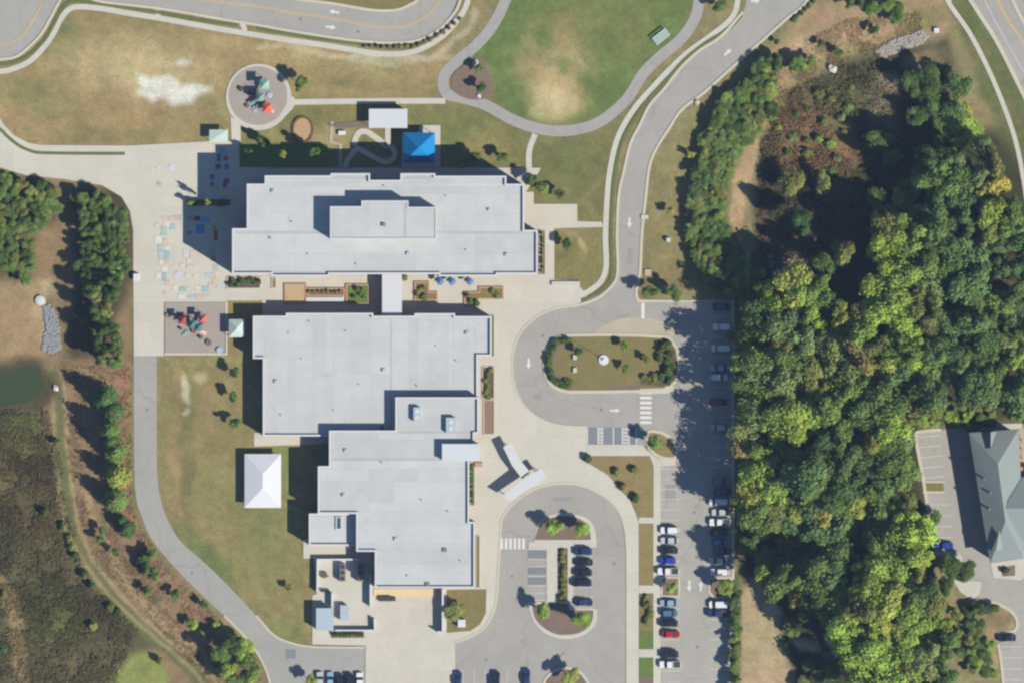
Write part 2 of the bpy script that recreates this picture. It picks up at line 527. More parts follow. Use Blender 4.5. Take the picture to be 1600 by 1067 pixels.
# forest floor
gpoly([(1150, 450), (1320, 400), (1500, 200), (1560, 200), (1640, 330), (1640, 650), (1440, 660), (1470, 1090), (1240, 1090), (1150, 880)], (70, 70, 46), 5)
gell(1500, 635, 70, 18, (158, 128, 92), .8)
gell(1560, 440, 30, 26, (178, 132, 100), .8, 35)
gell(1420, 640, 50, 20, (116, 116, 78), .7)
gell(1545, 665, 40, 14, (140, 132, 82), .8)
gell(1560, 1000, 60, 60, (172, 148, 108), .9)
gell(1560, 965, 24, 16, (140, 108, 76), .9)
gell(1535, 960, 24, 24, (108, 112, 66), .5)
# bottom dirt strip
gpoly([(1150, 1000), (1152, 940), (1168, 905), (1190, 900), (1205, 940), (1225, 985), (1240, 1100), (1145, 1100)], (182, 158, 118), 2)
gell(1205, 955, 20, 14, (216, 186, 150), .9, 30, .2)
gell(1262, 1005, 24, 12, (216, 196, 156), .9, 20, .2)
gell(1300, 1020, 18, 8, (200, 176, 144), .8)
gell(1270, 985, 50, 10, (92, 92, 74), .6, 10)
gline([(1145, 900), (1150, 960), (1147, 1100)], 16, (92, 104, 62), .9)
# west playing lawn
gpoly([(246, 556), (385, 556), (410, 680), (500, 690), (480, 1010), (430, 1000), (330, 910), (258, 830), (246, 740)], (146, 132, 84), 3, warp=False)
gell(275, 660, 10, 150, (166, 140, 96), .7)
gell(290, 640, 16, 70, (128, 122, 76), .7)
gell(292, 760, 14, 100, (116, 108, 72), .7)
gell(340, 900, 26, 110, (112, 124, 72), .75, -38)
gell(420, 840, 50, 90, (130, 130, 78), .6)
gell(440, 930, 40, 40, (146, 128, 82), .7)
gell(450, 985, 30, 20, (112, 126, 68), .6)
gell(440, 720, 24, 90, (122, 136, 74), .7)
gell(286, 610, 9, 26, (212, 198, 160), .9, -8, .2)
gell(312, 592, 12, 10, (192, 178, 130), .8)
gell(284, 642, 7, 6, (206, 192, 160), .9, mott=.1)
gell(350, 560, 60, 20, (160, 146, 92), .7)
# west slope and marsh
gpoly([(-80, 260), (210, 280), (210, 560), (215, 790), (260, 880), (420, 1040), (425, 1100), (-80, 1100)], (148, 122, 88), 3)
gpoly([(-80, 440), (60, 440), (80, 540), (70, 560), (-80, 565)], (168, 140, 100), 4)
gell(90, 390, 40, 60, (152, 126, 88), .7)
gell(75, 450, 22, 16, (196, 172, 128), .9)
gell(55, 500, 22, 30, (192, 170, 126), .8)
gpoly([(-80, 640), (70, 640), (95, 700), (110, 800), (140, 900), (210, 980), (250, 1010), (190, 1040), (170, 1100), (-80, 1100)], (100, 92, 62), 4)
gell(35, 660, 40, 16, (112, 128, 66), .8)
gell(20, 570, 60, 16, (110, 108, 66), .8)
gell(60, 720, 60, 50, (82, 66, 50), .95, 0, .3)
gell(20, 810, 50, 30, (80, 66, 48), .9, 20, .3)
gell(90, 850, 40, 26, (118, 108, 66), .8)
gell(60, 960, 70, 40, (70, 72, 42), .9, 0, .3)
gell(30, 770, 40, 30, (114, 106, 64), .6)
gell(60, 830, 60, 40, (108, 94, 64), .7)
gell(90, 920, 60, 50, (84, 82, 50), .8)
gell(45, 700, 46, 26, (116, 118, 66), .7)
gell(110, 980, 40, 24, (110, 112, 64), .7)
gell(30, 990, 50, 40, (116, 108, 72), .7)
gell(60, 770, 60, 30, (98, 84, 62), .6)
gell(150, 960, 50, 40, (78, 70, 48), .8)
gell(10, 850, 30, 50, (70, 70, 52), .7)
gell(120, 905, 30, 16, (128, 104, 76), .7)
gell(70, 1040, 90, 30, (112, 100, 68), .7)
gline([(-10, 905), (18, 960), (40, 1080)], 22, (158, 134, 92), .85, 1)
gell(35, 880, 20, 30, (128, 114, 72), .6)
gpoly([(165, 1090), (195, 1035), (220, 1015), (245, 1030), (265, 1055), (270, 1100)], (142, 146, 78), 2)
gell(220, 1045, 20, 14, (122, 128, 74), .6)
gline([(84, 590), (92, 660), (96, 720), (102, 790), (112, 840), (140, 890), (190, 950), (250, 1005), (300, 1050), (330, 1090)], 20, (112, 112, 72), .85, .6)
for dx in (-8, 12):
    gline([(88 + dx, 600), (95 + dx, 700), (103 + dx, 790), (116 + dx, 840), (146 + dx, 890), (196 + dx, 948), (256 + dx, 1000), (306 + dx, 1045), (340 + dx, 1090)], 6, (172, 152, 104), .75, .4)
gline([(128, 760), (150, 820), (175, 870), (215, 930), (270, 980), (320, 1030), (345, 1080)], 12, (182, 152, 110), .7, 1)
gline([(190, 565), (192, 700), (195, 790), (215, 850)], 14, (160, 116, 92), .75, 1.2)
gline([(240, 880), (290, 930), (350, 990)], 26, (160, 124, 96), .6, 1.4)
gline([(207, 290), (207, 560), (207, 760), (225, 830), (270, 895), (380, 1005)], 6, (122, 120, 70), .7, .3)
gell(170, 570, 20, 20, (164, 128, 98), .7)
gell(100, 480, 30, 70, (118, 104, 70), .6)
gell(175, 520, 14, 50, (116, 124, 66), .7)
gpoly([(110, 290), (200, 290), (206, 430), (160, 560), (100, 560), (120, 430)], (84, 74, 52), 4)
gpoly([(-80, 265), (90, 280), (92, 340), (60, 360), (50, 440), (-80, 430)], (106, 92, 62), 3)
# fringe of damp turf round the pond
gpoly([(-80, 570), (60, 565), (90, 600), (70, 640), (40, 650), (-80, 660)], (86, 80, 56), 2)
# patchy turf: greener and drier spots everywhere
for cell, sd, amp in ((46, 201, .42), (19, 202, .36), (9, 203, .26)):
    q = vnoise(PX + 4000, PY + 4000, cell, sd)
    G *= (1 + np.clip((q - .5) * 2, -1, 1)[..., None] * np.array([.10, .02, .05]) * amp * 1.6)
    q2 = vnoise(PX + 7000, PY + 7000, cell * .8, sd + 9)
    G *= (1 + np.clip((q2 - .5) * 2, -1, 1)[..., None] * .20 * amp)
G *= np.array([1.07, 1.13, 1.22])
# mottle everywhere
MOT = .78 + .44 * (.55 * NZ + .45 * vnoise(PX + 900, PY + 900, 7, 77))
G *= MOT[..., None]
blotch = np.clip((NZ2 - .52) * 4, 0, 1)[..., None]
G = G * (1 - .22 * blotch) + (G * np.array([.86, 1.0, .82])) * .22 * blotch

ny, nx = PX.shape
V = np.empty((ny, nx, 3), np.float32)
V[..., 0] = (PX - 800) * S; V[..., 1] = (533.5 - PY) * S; V[..., 2] = 0
idx = np.arange(ny * nx).reshape(ny, nx)
quads = np.stack([idx[:-1, :-1], idx[1:, :-1], idx[1:, 1:], idx[:-1, 1:]], -1).reshape(-1, 4)
def fast_mesh(name, verts, quads, colors=None, cname='tint'):
    me = bpy.data.meshes.new(name)
    nv, nf, k = len(verts), len(quads), quads.shape[1]
    me.vertices.add(nv); me.vertices.foreach_set('co', np.ascontiguousarray(verts, np.float32).ravel())
    me.loops.add(nf * k); me.loops.foreach_set('vertex_index', quads.astype(np.int32).ravel())
    me.polygons.add(nf)
    me.polygons.foreach_set('loop_start', np.arange(0, nf * k, k, dtype=np.int32))
    try: me.polygons.foreach_set('loop_total', np.full(nf, k, np.int32))
    except Exception: pass
    if colors is not None:
        a = me.attributes.new(cname, 'FLOAT_COLOR', 'POINT')
        c = np.ones((nv, 4), np.float32); c[:, :3] = colors
        a.data.foreach_set('color', c.ravel())
    me.update(calc_edges=True)
    me.validate()
    return me
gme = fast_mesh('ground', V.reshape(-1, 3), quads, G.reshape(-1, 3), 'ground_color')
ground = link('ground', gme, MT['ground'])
ground['kind'] = 'structure'

# ------------------------------------------------------------------ roads
def rz(): return layer('road', .02)
KS = []
def kerb(pts, w=4.2, h=.13, closed=False, smooth=6):
    return ribbon('kerb', pts, w, layer('kerb', h + .03, .0008), MT['kerb'], closed=closed, smooth=smooth)

nw_kerb = [(-60, 96), (0, 93), (25, 89), (45, 74), (65, 53), (80, 27), (91, 6), (104, -14), (125, -30)]
slab('road', catmull(nw_kerb, 6) + [(125, -80), (-60, -80)], rz(), MT['asphalt'])
kerb(nw_kerb)
s_kerb = [(118, -16), (150, 1), (200, 8), (250, 14), (300, 22), (350, 31), (400, 39), (450, 48), (500, 56), (550, 63), (600, 67), (645, 65), (680, 51), (703, 30), (718, 5), (726, -40)]
n_kerb = [(655, -40), (652, -2), (640, 8), (620, 16), (590, 17), (560, 13), (520, 6), (480, 1), (430, -6), (300, -30)]
slab('road', catmull(s_kerb, 5) + catmull(n_kerb, 5) + [(118, -60)], rz(), MT['asphalt'])
kerb(s_kerb); kerb(n_kerb)
slab('lawn', catmull(n_kerb, 5), .05, MT['grass_olive'])
# entrance road
e_west = [(1165, -60), (1166, -5), (1160, 20), (1127, 57), (1095, 78), (1065, 105), (1037, 140), (1015, 165), (1000, 195), (985, 225), (975, 267), (967, 305), (964, 367), (965, 425), (956, 447), (932, 467), (900, 478)]
e_east = [(1280, -60), (1262, 0), (1230, 29), (1200, 56), (1175, 78), (1137, 112), (1100, 145), (1065, 172), (1045, 202), (1027, 230), (1015, 260), (1008, 317), (1003, 367), (1000, 427), (994, 457), (998, 471)]
slab('road', catmull(e_west, 5) + [(930, 500), (998, 500)] + catmull(e_east, 5)[::-1], rz(), MT['asphalt'])
kerb(e_west[2:]); kerb(e_east)
# north drop-off loop and the car park
loop1 = catmull([(932, 462), (900, 478), (865, 483), (832, 500), (808, 530), (800, 565), (805, 605), (822, 637), (850, 657), (882, 665), (918, 667)], 5)
slab('road', loop1 + [(918, 695), (1000, 695), (1045, 700), (1062, 730), (1062, 470), (980, 470)], rz(), MT['asphalt'])
kerb([(900, 478), (865, 483), (832, 500), (808, 530), (800, 565), (805, 605), (822, 637), (850, 657), (882, 665), (917, 666)], 3)
car_park = slab('car_park', [(1032, 726), (1062, 726), (1062, 470), (1144, 470), (1144, 1100), (1032, 1100)], rz(), MT['asphalt_dark'])
kerb([(997, 470.5), (1145.5, 470.5), (1145.5, 905)], smooth=0)
slab('apron', catmull([(922, 524), (945, 508), (965, 499), (985, 496), (1010, 497), (1032, 501), (1052, 509), (1064, 518), (1070, 526)], 4) + [(1040, 524), (960, 524)], .058, MT['tan_conc'])
# south drop-off loop
l2w = [(711, 1003), (742, 991), (763, 972), (775, 940), (778, 900), (781, 850), (783, 815), (790, 800), (805, 783), (830, 766), (858, 757), (880, 755), (905, 757), (935, 769), (960, 789), (974, 815), (979, 850), (980, 900)]
slab('road', [(711, 1100)] + catmull(l2w, 5) + [(980, 1100)], rz(), MT['asphalt'])
kerb(l2w + [(980, 1000), (980, 1100)], 3.4)
# west service drive
dl = [(209, 556), (209, 650), (210, 745), (214, 785), (221, 805), (237, 842), (275, 888), (312, 926), (350, 961), (388, 1000), (408, 1030), (420, 1060), (426, 1100)]
dr = [(570, 1100), (570, 1011), (490, 1010), (452, 1003), (426, 990), (400, 961), (350, 908), (312, 872), (282, 845), (265, 818), (254, 790), (246, 745), (245, 650), (245, 556)]
slab('service_drive', catmull(dl, 4) + [(570, 1100), (570, 1011), (490, 1010)] + catmull(dr[3:], 4), rz(), MT['asphalt_drive'])
kerb(dl[8:], 3, .12)
kerb([(400, 961), (426, 990), (452, 1003), (490, 1010), (570, 1011)], 3, .12)
# road in the far corner
fr_w = [(1480, -60), (1503, -20), (1532, 25), (1560, 70), (1600, 150), (1660, 270)]
slab('road', catmull(fr_w, 4) + [(1750, 270), (1750, -60)], rz(), MT['asphalt'])
kerb(fr_w, 6)
kerb([(1560, -60), (1582, 0), (1602, 40), (1640, 110)], 5, .16)
# car park of the east building
lot2 = [(1432, 678), (1445, 672), (1520, 668), (1620, 664), (1620, 1100), (1570, 1100), (1566, 1040), (1562, 1000), (1568, 992), (1585, 985), (1588, 970), (1578, 955), (1545, 940), (1500, 920), (1482, 905), (1490, 875), (1465, 862), (1455, 840)]
slab('car_park', lot2, rz(), MT['asphalt_dark'])
kerb([(1466, 864), (1455, 838), (1449, 790), (1441, 740), (1431, 682), (1440, 674), (1470, 671)], 5, smooth=3)
kerb([(1535, 936), (1560, 943), (1580, 955), (1589, 970), (1585, 985), (1560, 988)], 4, smooth=3)
kerb([(1560, 1005), (1566, 1050), (1570, 1100)], 4, smooth=3)
slab('pavement', [(1490, 906), (1533, 908), (1531, 926), (1520, 938), (1500, 924)], .11, MT['walk'])
slab('lawn', [(1442, 754), (1474, 754), (1475, 767), (1444, 767)], .12, MT['grass_olive'])
for yy in (752.5, 768.5):
    kerb([(1442, yy), (1476, yy)], 3, smooth=0)
slab('pavement', [(1456, 861), (1492, 861), (1503, 868), (1507, 900), (1500, 904), (1497, 872), (1488, 867), (1457, 868)], .125, MT['walk'])

# paths
def pz(): return layer('path', .06)
loop_path = [(796, -30), (790, 0), (770, 40), (745, 70), (715, 95), (696, 115), (692, 132), (700, 148), (722, 153), (760, 165), (800, 187), (840, 201), (880, 205), (920, 198), (950, 182), (975, 160), (990, 140), (1005, 115), (1030, 90), (1060, 65), (1080, 40), (1091, 10), (1093, -40)]
ribbon('path', loop_path, 17, pz(), MT['asphalt_path'])
def cz(): return layer('conc', .078, .002)
ribbon('path', [(455, 160), (550, 158.5), (650, 158), (696, 158)], 9, cz(), MT['walk'])
ribbon('path', [(836, 210), (829, 228), (826, 245), (827, 266)], 9, cz(), MT['walk'])
nwp = [(-60, 114), (0, 112), (20, 108), (45, 97), (65, 78), (82, 55), (95, 30), (108, 15), (125, 11), (160, 14), (200, 21), (250, 29), (300, 38), (350, 47), (400, 55), (450, 63), (500, 70), (550, 78), (590, 84), (630, 84), (660, 76), (690, 58), (712, 35), (729, 8), (738, -40)]
ribbon('pavement', nwp, 8.5, cz(), MT['walk'])
ribbon('pavement', [(1153, -40), (1152, 5), (1142, 30), (1112, 55), (1075, 82), (1045, 110), (1017, 140), (995, 165), (975, 195), (962, 225), (953, 267), (949, 305), (946, 367), (947, 415), (940, 438), (925, 452), (905, 463)], 8.5, cz(), MT['walk'])
ribbon('verge', [(1159, 24), (1140, 44), (1103, 67), (1070, 93), (1041, 125), (1015, 152), (995, 180), (977, 210), (966, 240), (961, 270), (957, 305), (955, 367), (956, 425), (948, 446), (928, 461), (908, 469)], 5, .13, MT['grass_verge'])
ribbon('verge', [(-60, 104), (0, 101), (26, 96), (50, 82), (70, 62), (84, 38), (96, 15), (108, 4), (125, 2), (160, 6), (200, 12), (250, 20), (300, 30), (350, 37), (372, 40)], 5.5, .13, MT['grass_verge'])
ribbon('verge', [(402, 44), (450, 53), (500, 61), (565, 69)], 6, .13, MT['grass_verge'])
ribbon('planting_strip', [(567, 70), (600, 74), (640, 73), (666, 63), (690, 45), (708, 24), (720, -2)], 6, .132, MT['mulch_dark'])
for (x, y) in ((246, 17), (381, 41)):
    ribbon('pavement', [(x - 3, y - 6), (x + 2, y + 8)], 8, cz(), MT['walk'], smooth=0)
ribbon('pavement', [(1468, -40), (1480, 0), (1515, 52), (1545, 110), (1570, 170), (1588, 225), (1600, 285), (1606, 330)], 7, cz(), MT['walk'])
ribbon('pavement', [(1480, 4), (1492, -8)], 6, cz(), MT['walk'], smooth=0)

# concrete round the school
plaza_w = [(-60, 150), (-8, 172), (6, 195), (22, 212), (45, 224), (66, 227), (200, 228), (330, 221), (374, 221), (374, 262), (420, 262), (420, 440), (412, 468), (352, 468), (352, 472), (256, 472), (256, 556), (209, 556), (208, 360), (203, 330), (190, 308), (160, 290), (100, 280), (40, 274), (0, 262), (-60, 256)]
plaza = slab('plaza', plaza_w, cz(), MT['concrete'])
ribbon('verge', [(-30, 180), (0, 202), (12, 214), (30, 228), (48, 236), (66, 239), (130, 240), (195, 240)], 5, cz() + .01, MT['grass_verge'])
slab('pavement', [(374, 262.5), (845, 262.5), (838, 276), (822, 300), (374, 300)], cz(), MT['concrete'])
slab('terrace', [(812, 300), (834, 300), (834, 319), (902, 319), (902, 346), (940, 347), (942, 355), (866, 357), (866, 437), (900, 438), (906, 448), (918, 462), (905, 474)] + catmull([(900, 478), (865, 483), (832, 500), (808, 530), (800, 565), (805, 605), (822, 637), (850, 657), (882, 665), (917, 666)], 5) + [(917, 697), (1003, 697), (1028, 716), (1056, 716), (1056, 726), (1032, 728), (1032, 1100), (1021, 1100), (1021, 728), (1015, 712), (917, 712), (917, 722), (950, 742), (985, 782), (998, 815), (998, 1100), (981, 1100), (980, 900)] + catmull(l2w, 5)[::-1][1:] + [(711, 1100), (571, 1100), (571, 1008), (488, 1006), (488, 930), (496, 926), (490, 872), (474, 872), (474, 842), (600, 842), (600, 690), (397, 697), (397, 676), (420, 676), (420, 494), (352, 500), (352, 448), (412, 444), (412, 430), (700, 420)], cz(), MT['concrete'])
slab('loading_yard', [(571, 918), (690, 918), (690, 985), (711, 999), (711, 1100), (571, 1100)], cz(), MT['yard'])
slab('painted_apron', [(584, 919), (682, 919), (682, 931), (584, 931)], layer('paint2', .30), MT['dock_yellow'], z0=.05)
slab('lawn', [(698, 921), (760, 920), (759, 958), (750, 975), (735, 985), (698, 988)], cz() + .03, MT['grass_olive'])
slab('lawn', [(352, 470), (408, 470), (408, 494), (395, 494), (395, 672), (352, 672)], .14, MT['grass_olive']) if False else None
for (x0, y0, x1, y1) in ((355, 470, 410, 556),):
    slab('lawn', [(x0, y0), (x1, y0), (x1, y1), (x0, y1)], cz() + .02, MT['grass_tan'])
slab('lawn', [(408, 704), (478, 690), (478, 866), (408, 866)], .02, MT['grass_green']) if False else None
for (y0, y1, m) in ((818, 913, 'grass_tan'), (927, 986, 'grass_olive'), (986, 1013, 'grass_green'), (1027, 1055, 'grass_green')):
    slab('lawn', [(998.5, y0), (1021, y0), (1021, y1 - .4), (998.5, y1 - .4)], cz() + .02, MT[m])
for (y0, y1) in ((808, 817.5), (914, 926.5), (1013.5, 1026.5)):
    slab('pavement', [(998.2, y0), (1021.2, y0), (1021.2, y1), (998.2, y1)], cz(), MT['walk'])
slab('planting_bed', [(998.5, 1056), (1021, 1056), (1021, 1100), (998.5, 1100)], cz() + .02, MT['mulch'])
slab('lawn', [(917, 712.5), (1014, 712.5), (1020.5, 728), (1020.5, 803), (1000, 803), (985, 781), (950, 741), (917, 721)], .15, MT['grass_tan'])
slab('lawn', [(866.5, 357.5), (939, 357.5), (939, 405), (934, 424), (922, 436), (866.5, 436.5)], .16, MT['grass_olive']) if False else None

# playgrounds
circ = [(404 + 51 * math.cos(2 * PI * k / 48), 152 + 52 * math.sin(2 * PI * k / 48)) for k in range(48)]
slab('pavement', circ, cz(), MT['walk'])
ring2 = [(403 + 46 * math.cos(2 * PI * k / 48), 150 + 46 * math.sin(2 * PI * k / 48)) for k in range(48)]
playc = slab('playground_surface', ring2, cz(), MT['play_surf'])
slab('pavement', [(360, 182), (376, 196), (376, 222), (362, 222)], cz(), MT['walk'])
slab('pavement', [(440, 188), (456, 172), (464, 158), (456, 150), (430, 192)], cz(), MT['walk'])
slab('playground_surface', [(257.5, 472.5), (351.5, 472.5), (351.5, 551), (257.5, 551)], cz(), MT['play_surf'])
kerb([(257, 553), (354, 553), (354, 472)], 4, .2, smooth=0)
# mulch triangle in the path fork
slab('planting_bed', catmull([(707, 118), (725, 102), (745, 92), (756, 98), (764, 118), (769, 135), (764, 152), (740, 156), (718, 150), (706, 138)], 4, True), .14, MT['mulch'])
# sand pit with timber edging
t = empty('sand_pit', W(473, 203), 0, 'round sand pit with dark timber edging beside the circular playground', 'sand pit')
sp = [(14 * S * math.cos(2 * PI * k / 32), 18 * S * math.sin(2 * PI * k / 32)) for k in range(32)]
MB().prism(sp, -.1, .14).build('sand_bed', MT['sand'], t)
for k in range(16):
    a0, a1 = 2 * PI * k / 16 + .02, 2 * PI * (k + 1) / 16 - .02
    q = []
    for a, r in ((a0, 1.02), (a1, 1.02), (a1, 1.22), (a0, 1.22)):
        q.append((14 * S * r * math.cos(a), 18 * S * r * math.sin(a)))
    MB().prism(q, -.1, .34 + .02 * (k % 3)).build('timber_edge', MT['timber'], t)

# garden path
ribbon('path', [(606, 200), (606, 215), (604, 228), (596, 222), (584, 213), (572, 206), (562, 207), (556, 216), (553, 228)], 9, cz(), MT['walk'])
ribbon('path', [(611, 228), (617, 240), (612, 250), (600, 253), (585, 246), (570, 238), (558, 233), (548, 243), (538, 262)], 8, cz(), MT['walk'])
ribbon('path', [(519, 190), (517, 222), (532, 226), (532, 262)], 5, cz(), MT['tan_conc'], smooth=0)
slab('planting_bed', [(512, 195), (570, 188), (574, 197), (530, 202)], .14, MT['mulch'])
slab('pavement', [(655, 196), (688, 196), (688, 262), (628, 262), (628, 215), (655, 205)], cz(), MT['walk'])

# islands ------------------------------------------------------------------
isl1 = catmull([(886, 524), (868, 530), (855, 545), (850, 568), (855, 592), (868, 606), (888, 612)], 5) + [(940, 612), (1000, 611), (1038, 608), (1056, 596), (1062, 570), (1058, 545), (1045, 527), (1000, 524), (940, 523)]
slab('traffic_island', isl1, .14, MT['grass_olive'])
kerb(isl1, 4.5, .15, closed=True, smooth=0)
slab('planting_bed', catmull([(890, 527), (870, 533), (858, 548), (854, 568), (858, 588), (868, 602), (886, 608), (896, 608)], 4) + [(896, 594), (885, 590), (870, 582), (866, 568), (870, 550), (880, 541), (892, 536)], .152, MT['mulch'])
slab('planting_bed', [(950, 603), (985, 601), (1000, 596), (1000, 609.5), (950, 610)], .152, MT['mulch'])
slab('planting_bed', [(1030, 530), (1044, 530), (1055, 548), (1058, 572), (1052, 592), (1036, 604), (1000, 600), (1002, 588), (1030, 584)], .155, MT['mulch_dark'])
isl2 = catmull([(1012, 676), (1026, 674), (1042, 680), (1054, 692), (1058, 706), (1052, 716), (1030, 713), (1014, 698)], 4, True)
slab('traffic_island', isl2, .15, MT['grass_tan'])
kerb(isl2, 4.5, .16, closed=True, smooth=0)
islN = [(834, 848), (834, 838)] + catmull([(836, 832), (842, 816), (855, 806), (875, 802), (895, 803), (915, 810), (927, 824), (931, 845)], 4) + [(932, 852), (897, 852), (896, 948), (888, 946), (854, 938), (854, 856), (826, 856)]
slab('traffic_island', [(826, 846), (835, 846)] + catmull([(836, 832), (842, 816), (855, 806), (875, 801), (895, 802), (915, 808), (928, 822), (932, 845)], 4) + [(932, 855), (896, 856), (896, 950), (927, 950), (933, 952), (933, 966)] + catmull([(930, 976), (915, 990), (895, 997), (870, 996), (848, 986), (834, 970), (828, 955)], 4) + [(824, 940), (854, 940), (854, 858), (826, 858)], .14, MT['walk'])
slab('planting_bed', catmull([(836, 840), (843, 820), (856, 810), (875, 806), (895, 807), (912, 814), (921, 828), (923, 841)], 4) + [(923, 843), (836, 843)], .165, MT['mulch'])
slab('planting_bed', [(871, 856), (887, 856), (887, 938), (871, 938)], .165, MT['mulch_dark'])
slab('planting_bed', [(833, 944), (870, 941), (888, 943), (890, 953), (927, 953)] + catmull([(927, 962), (922, 976), (908, 987), (890, 991), (868, 990), (848, 979), (836, 965), (832, 950)], 4), .166, MT['mulch'])
islS = catmull([(850, 1068), (860, 1052), (880, 1043), (900, 1046), (914, 1058), (922, 1080), (900, 1100), (860, 1095)], 4, True)
slab('traffic_island', islS, .15, MT['mulch']); kerb(islS, 4, .16, closed=True, smooth=0)
for (pts, k) in (([(1034, 902), (1061, 902), (1061, 931), (1034, 931)], 0), ([(1108, 903), (1142, 902), (1142, 932), (1116, 934), (1108, 924)], 1)):
    slab('traffic_island', pts, .15, MT['mulch']); kerb(pts, 4, .16, closed=True, smooth=0)
slab('pavement', [(997, 607), (1040, 606), (1050, 602), (1056, 606), (1045, 614), (997, 615)], cz(), MT['walk'])
slab('pavement', [(917, 694), (1003, 694), (1012, 705), (917, 712)], cz(), MT['walk'])

# road markings ------------------------------------------------------------
mz = .075
def mark(name, pts, m='white_paint', z=mz, parent=None):
    o = MB().prism(wpoly(pts), z - .004, z).build(name, MT[m], parent)
    if parent is None: o['kind'] = 'structure'
    return o
def rect(cx, cy, w, h): return [(cx - w / 2, cy - h / 2), (cx + w / 2, cy - h / 2), (cx + w / 2, cy + h / 2), (cx - w / 2, cy + h / 2)]
for off in (-1.3, 1.3):
    ribbon('centre_line', [(240, -14 + off), (310, -1 + off), (400, 10 + off), (450, 19 + off), (500, 26 + off), (560, 37 + off), (600, 42.5 + off), (632, 41 + off), (655, 32 + off), (674, 17 + off), (690 + off, -4), (700 + off, -40)], 1.2, mz, MT['yellow_paint'], z0=.05)
    ribbon('centre_line', [(-40, 74 + off), (0, 70 + off), (20, 65 + off), (40, 49 + off), (52, 30 + off), (62 + off, 9), (70 + off, -20)], 1.2, mz, MT['yellow_paint'], z0=.05)
    ribbon('centre_line', [(1538 + off, -60), (1568 + off, 20), (1600 + off, 70), (1660 + off, 190)], 1.5, mz, MT['yellow_paint'], z0=.05)
ribbon('edge_line', [(1512, -60), (1548, 20), (1590, 96), (1650, 200)], 1.3, mz, MT['worn_paint'], z0=.05)
def arrow(cx, cy, ang, L=16):
    t = math.radians(ang); c, s = math.cos(t), math.sin(t)
    p = [(-L / 2, -1.6), (L * .05, -1.6), (L * .05, -4), (L / 2, 0), (L * .05, 4), (L * .05, 1.6), (-L / 2, 1.6)]
    mark('lane_arrow', [(cx + x * c - y * s, cy + x * s + y * c) for x, y in p])
arrow(522, 19, 188); arrow(517, 43, 8); arrow(1137, 82, -42, 15); arrow(983.5, 348, 90); arrow(826, 568, 90); arrow(961, 641, 0); arrow(1077, 915, 90, 18); arrow(1095, 915, -90, 16); arrow(1180, 2, 0, 14)
# stop line and crossings
mark('stop_line', rect(1004.5, 486, 5, 24))
for k in range(7): mark('crossing_bar', rect(1009, 613.5 + k * 7.7, 18, 4.2))
for k in range(6): mark('crossing_bar', rect(784 + k * 6.8, 849, 4, 17))
# accessible stalls: darker bays and hatched aisles
for x0, x1 in ((919, 933), (943, 957), (960, 971), (985, 993)):
    mark('parking_bay', [(x0, 667.5), (x1, 667.5), (x1, 694), (x0, 694)], 'stall')
for x in (918, 934.5, 941.5, 958.5, 972.5, 983, 994.5): mark('parking_line', rect(x, 681, 1.4, 27))
for k in range(5): mark('parking_line', rect(938, 670 + k * 5.5, 5, 1.6)); mark('parking_line', rect(978, 670 + k * 5.5, 8, 1.6))
for y0, y1 in ((859, 872), (886, 897), (902, 913)):
    mark('parking_bay', [(825, y0), (853, y0), (853, y1), (825, y1)], 'stall')
for y in (858, 873.5, 884.5, 899.5, 914.5, 926, 937): mark('parking_line', rect(839, y, 28, 1.2), 'worn_paint')
for y in (854, 869.8, 885.6, 901.4, 917, 932.8, 948.6): mark('parking_line', rect(911, y, 30, 1.2), 'worn_paint')
for k in range(11): mark('parking_line', rect(1048, 732 + k * 16.0, 32, 1.1), 'worn_paint', parent=car_park)
for k in range(9): mark('parking_line', rect(1048, 934 + k * 16.2, 32, 1.1), 'worn_paint', parent=car_park)
for k in range(27): mark('parking_line', rect(1126, 480 + k * 15.6, 34, 1.1), 'worn_paint', parent=car_park)
for k in range(10): mark('parking_line', rect(1126, 936 + k * 15.6, 34, 1.1), 'worn_paint', parent=car_park)
for k in range(6): mark('parking_line', rect(724 + k * 17, 1062, 1.1, 32), 'worn_paint')
for k in range(5): mark('parking_line', [(1434 + k * 2, 682 + k * 16), (1468 + k * 2, 679 + k * 16), (1468 + k * 2, 680.3 + k * 16), (1434 + k * 2, 683.3 + k * 16)], 'worn_paint')
for k in range(4): mark('parking_line', rect(1466 + k * 2.4, 788 + k * 17, 34, 1.1), 'worn_paint')
for k in range(4): mark('parking_line', rect(1582, 1010 + k * 17, 30, 1.1), 'worn_paint')

for (x, y) in ((848, 525), (1010, 320), (940, 640), (800, 900), (1085, 800), (1090, 1010), (960, 880), (1120, 130), (230, 640), (300, 895), (560, 50), (470, 30), (880, 1020), (760, 1030), (1540, 960), (1075, 500)):
    mark('manhole_cover', [(x + 2.2 * math.cos(2 * PI * k / 14), y + 2.2 * math.sin(2 * PI * k / 14)) for k in range(14)], 'grey_metal', mz + .003)
for (cx, cy, w_, h_) in ((1048, 770, 26, 44), (930, 900, 0, 0), (880, 780, 50, 10), (985, 400, 12, 40), (840, 620, 20, 14)):
    if w_: mark('asphalt_patch', rect(cx, cy, w_ * .6, h_ * .6), 'patch', mz - .006)
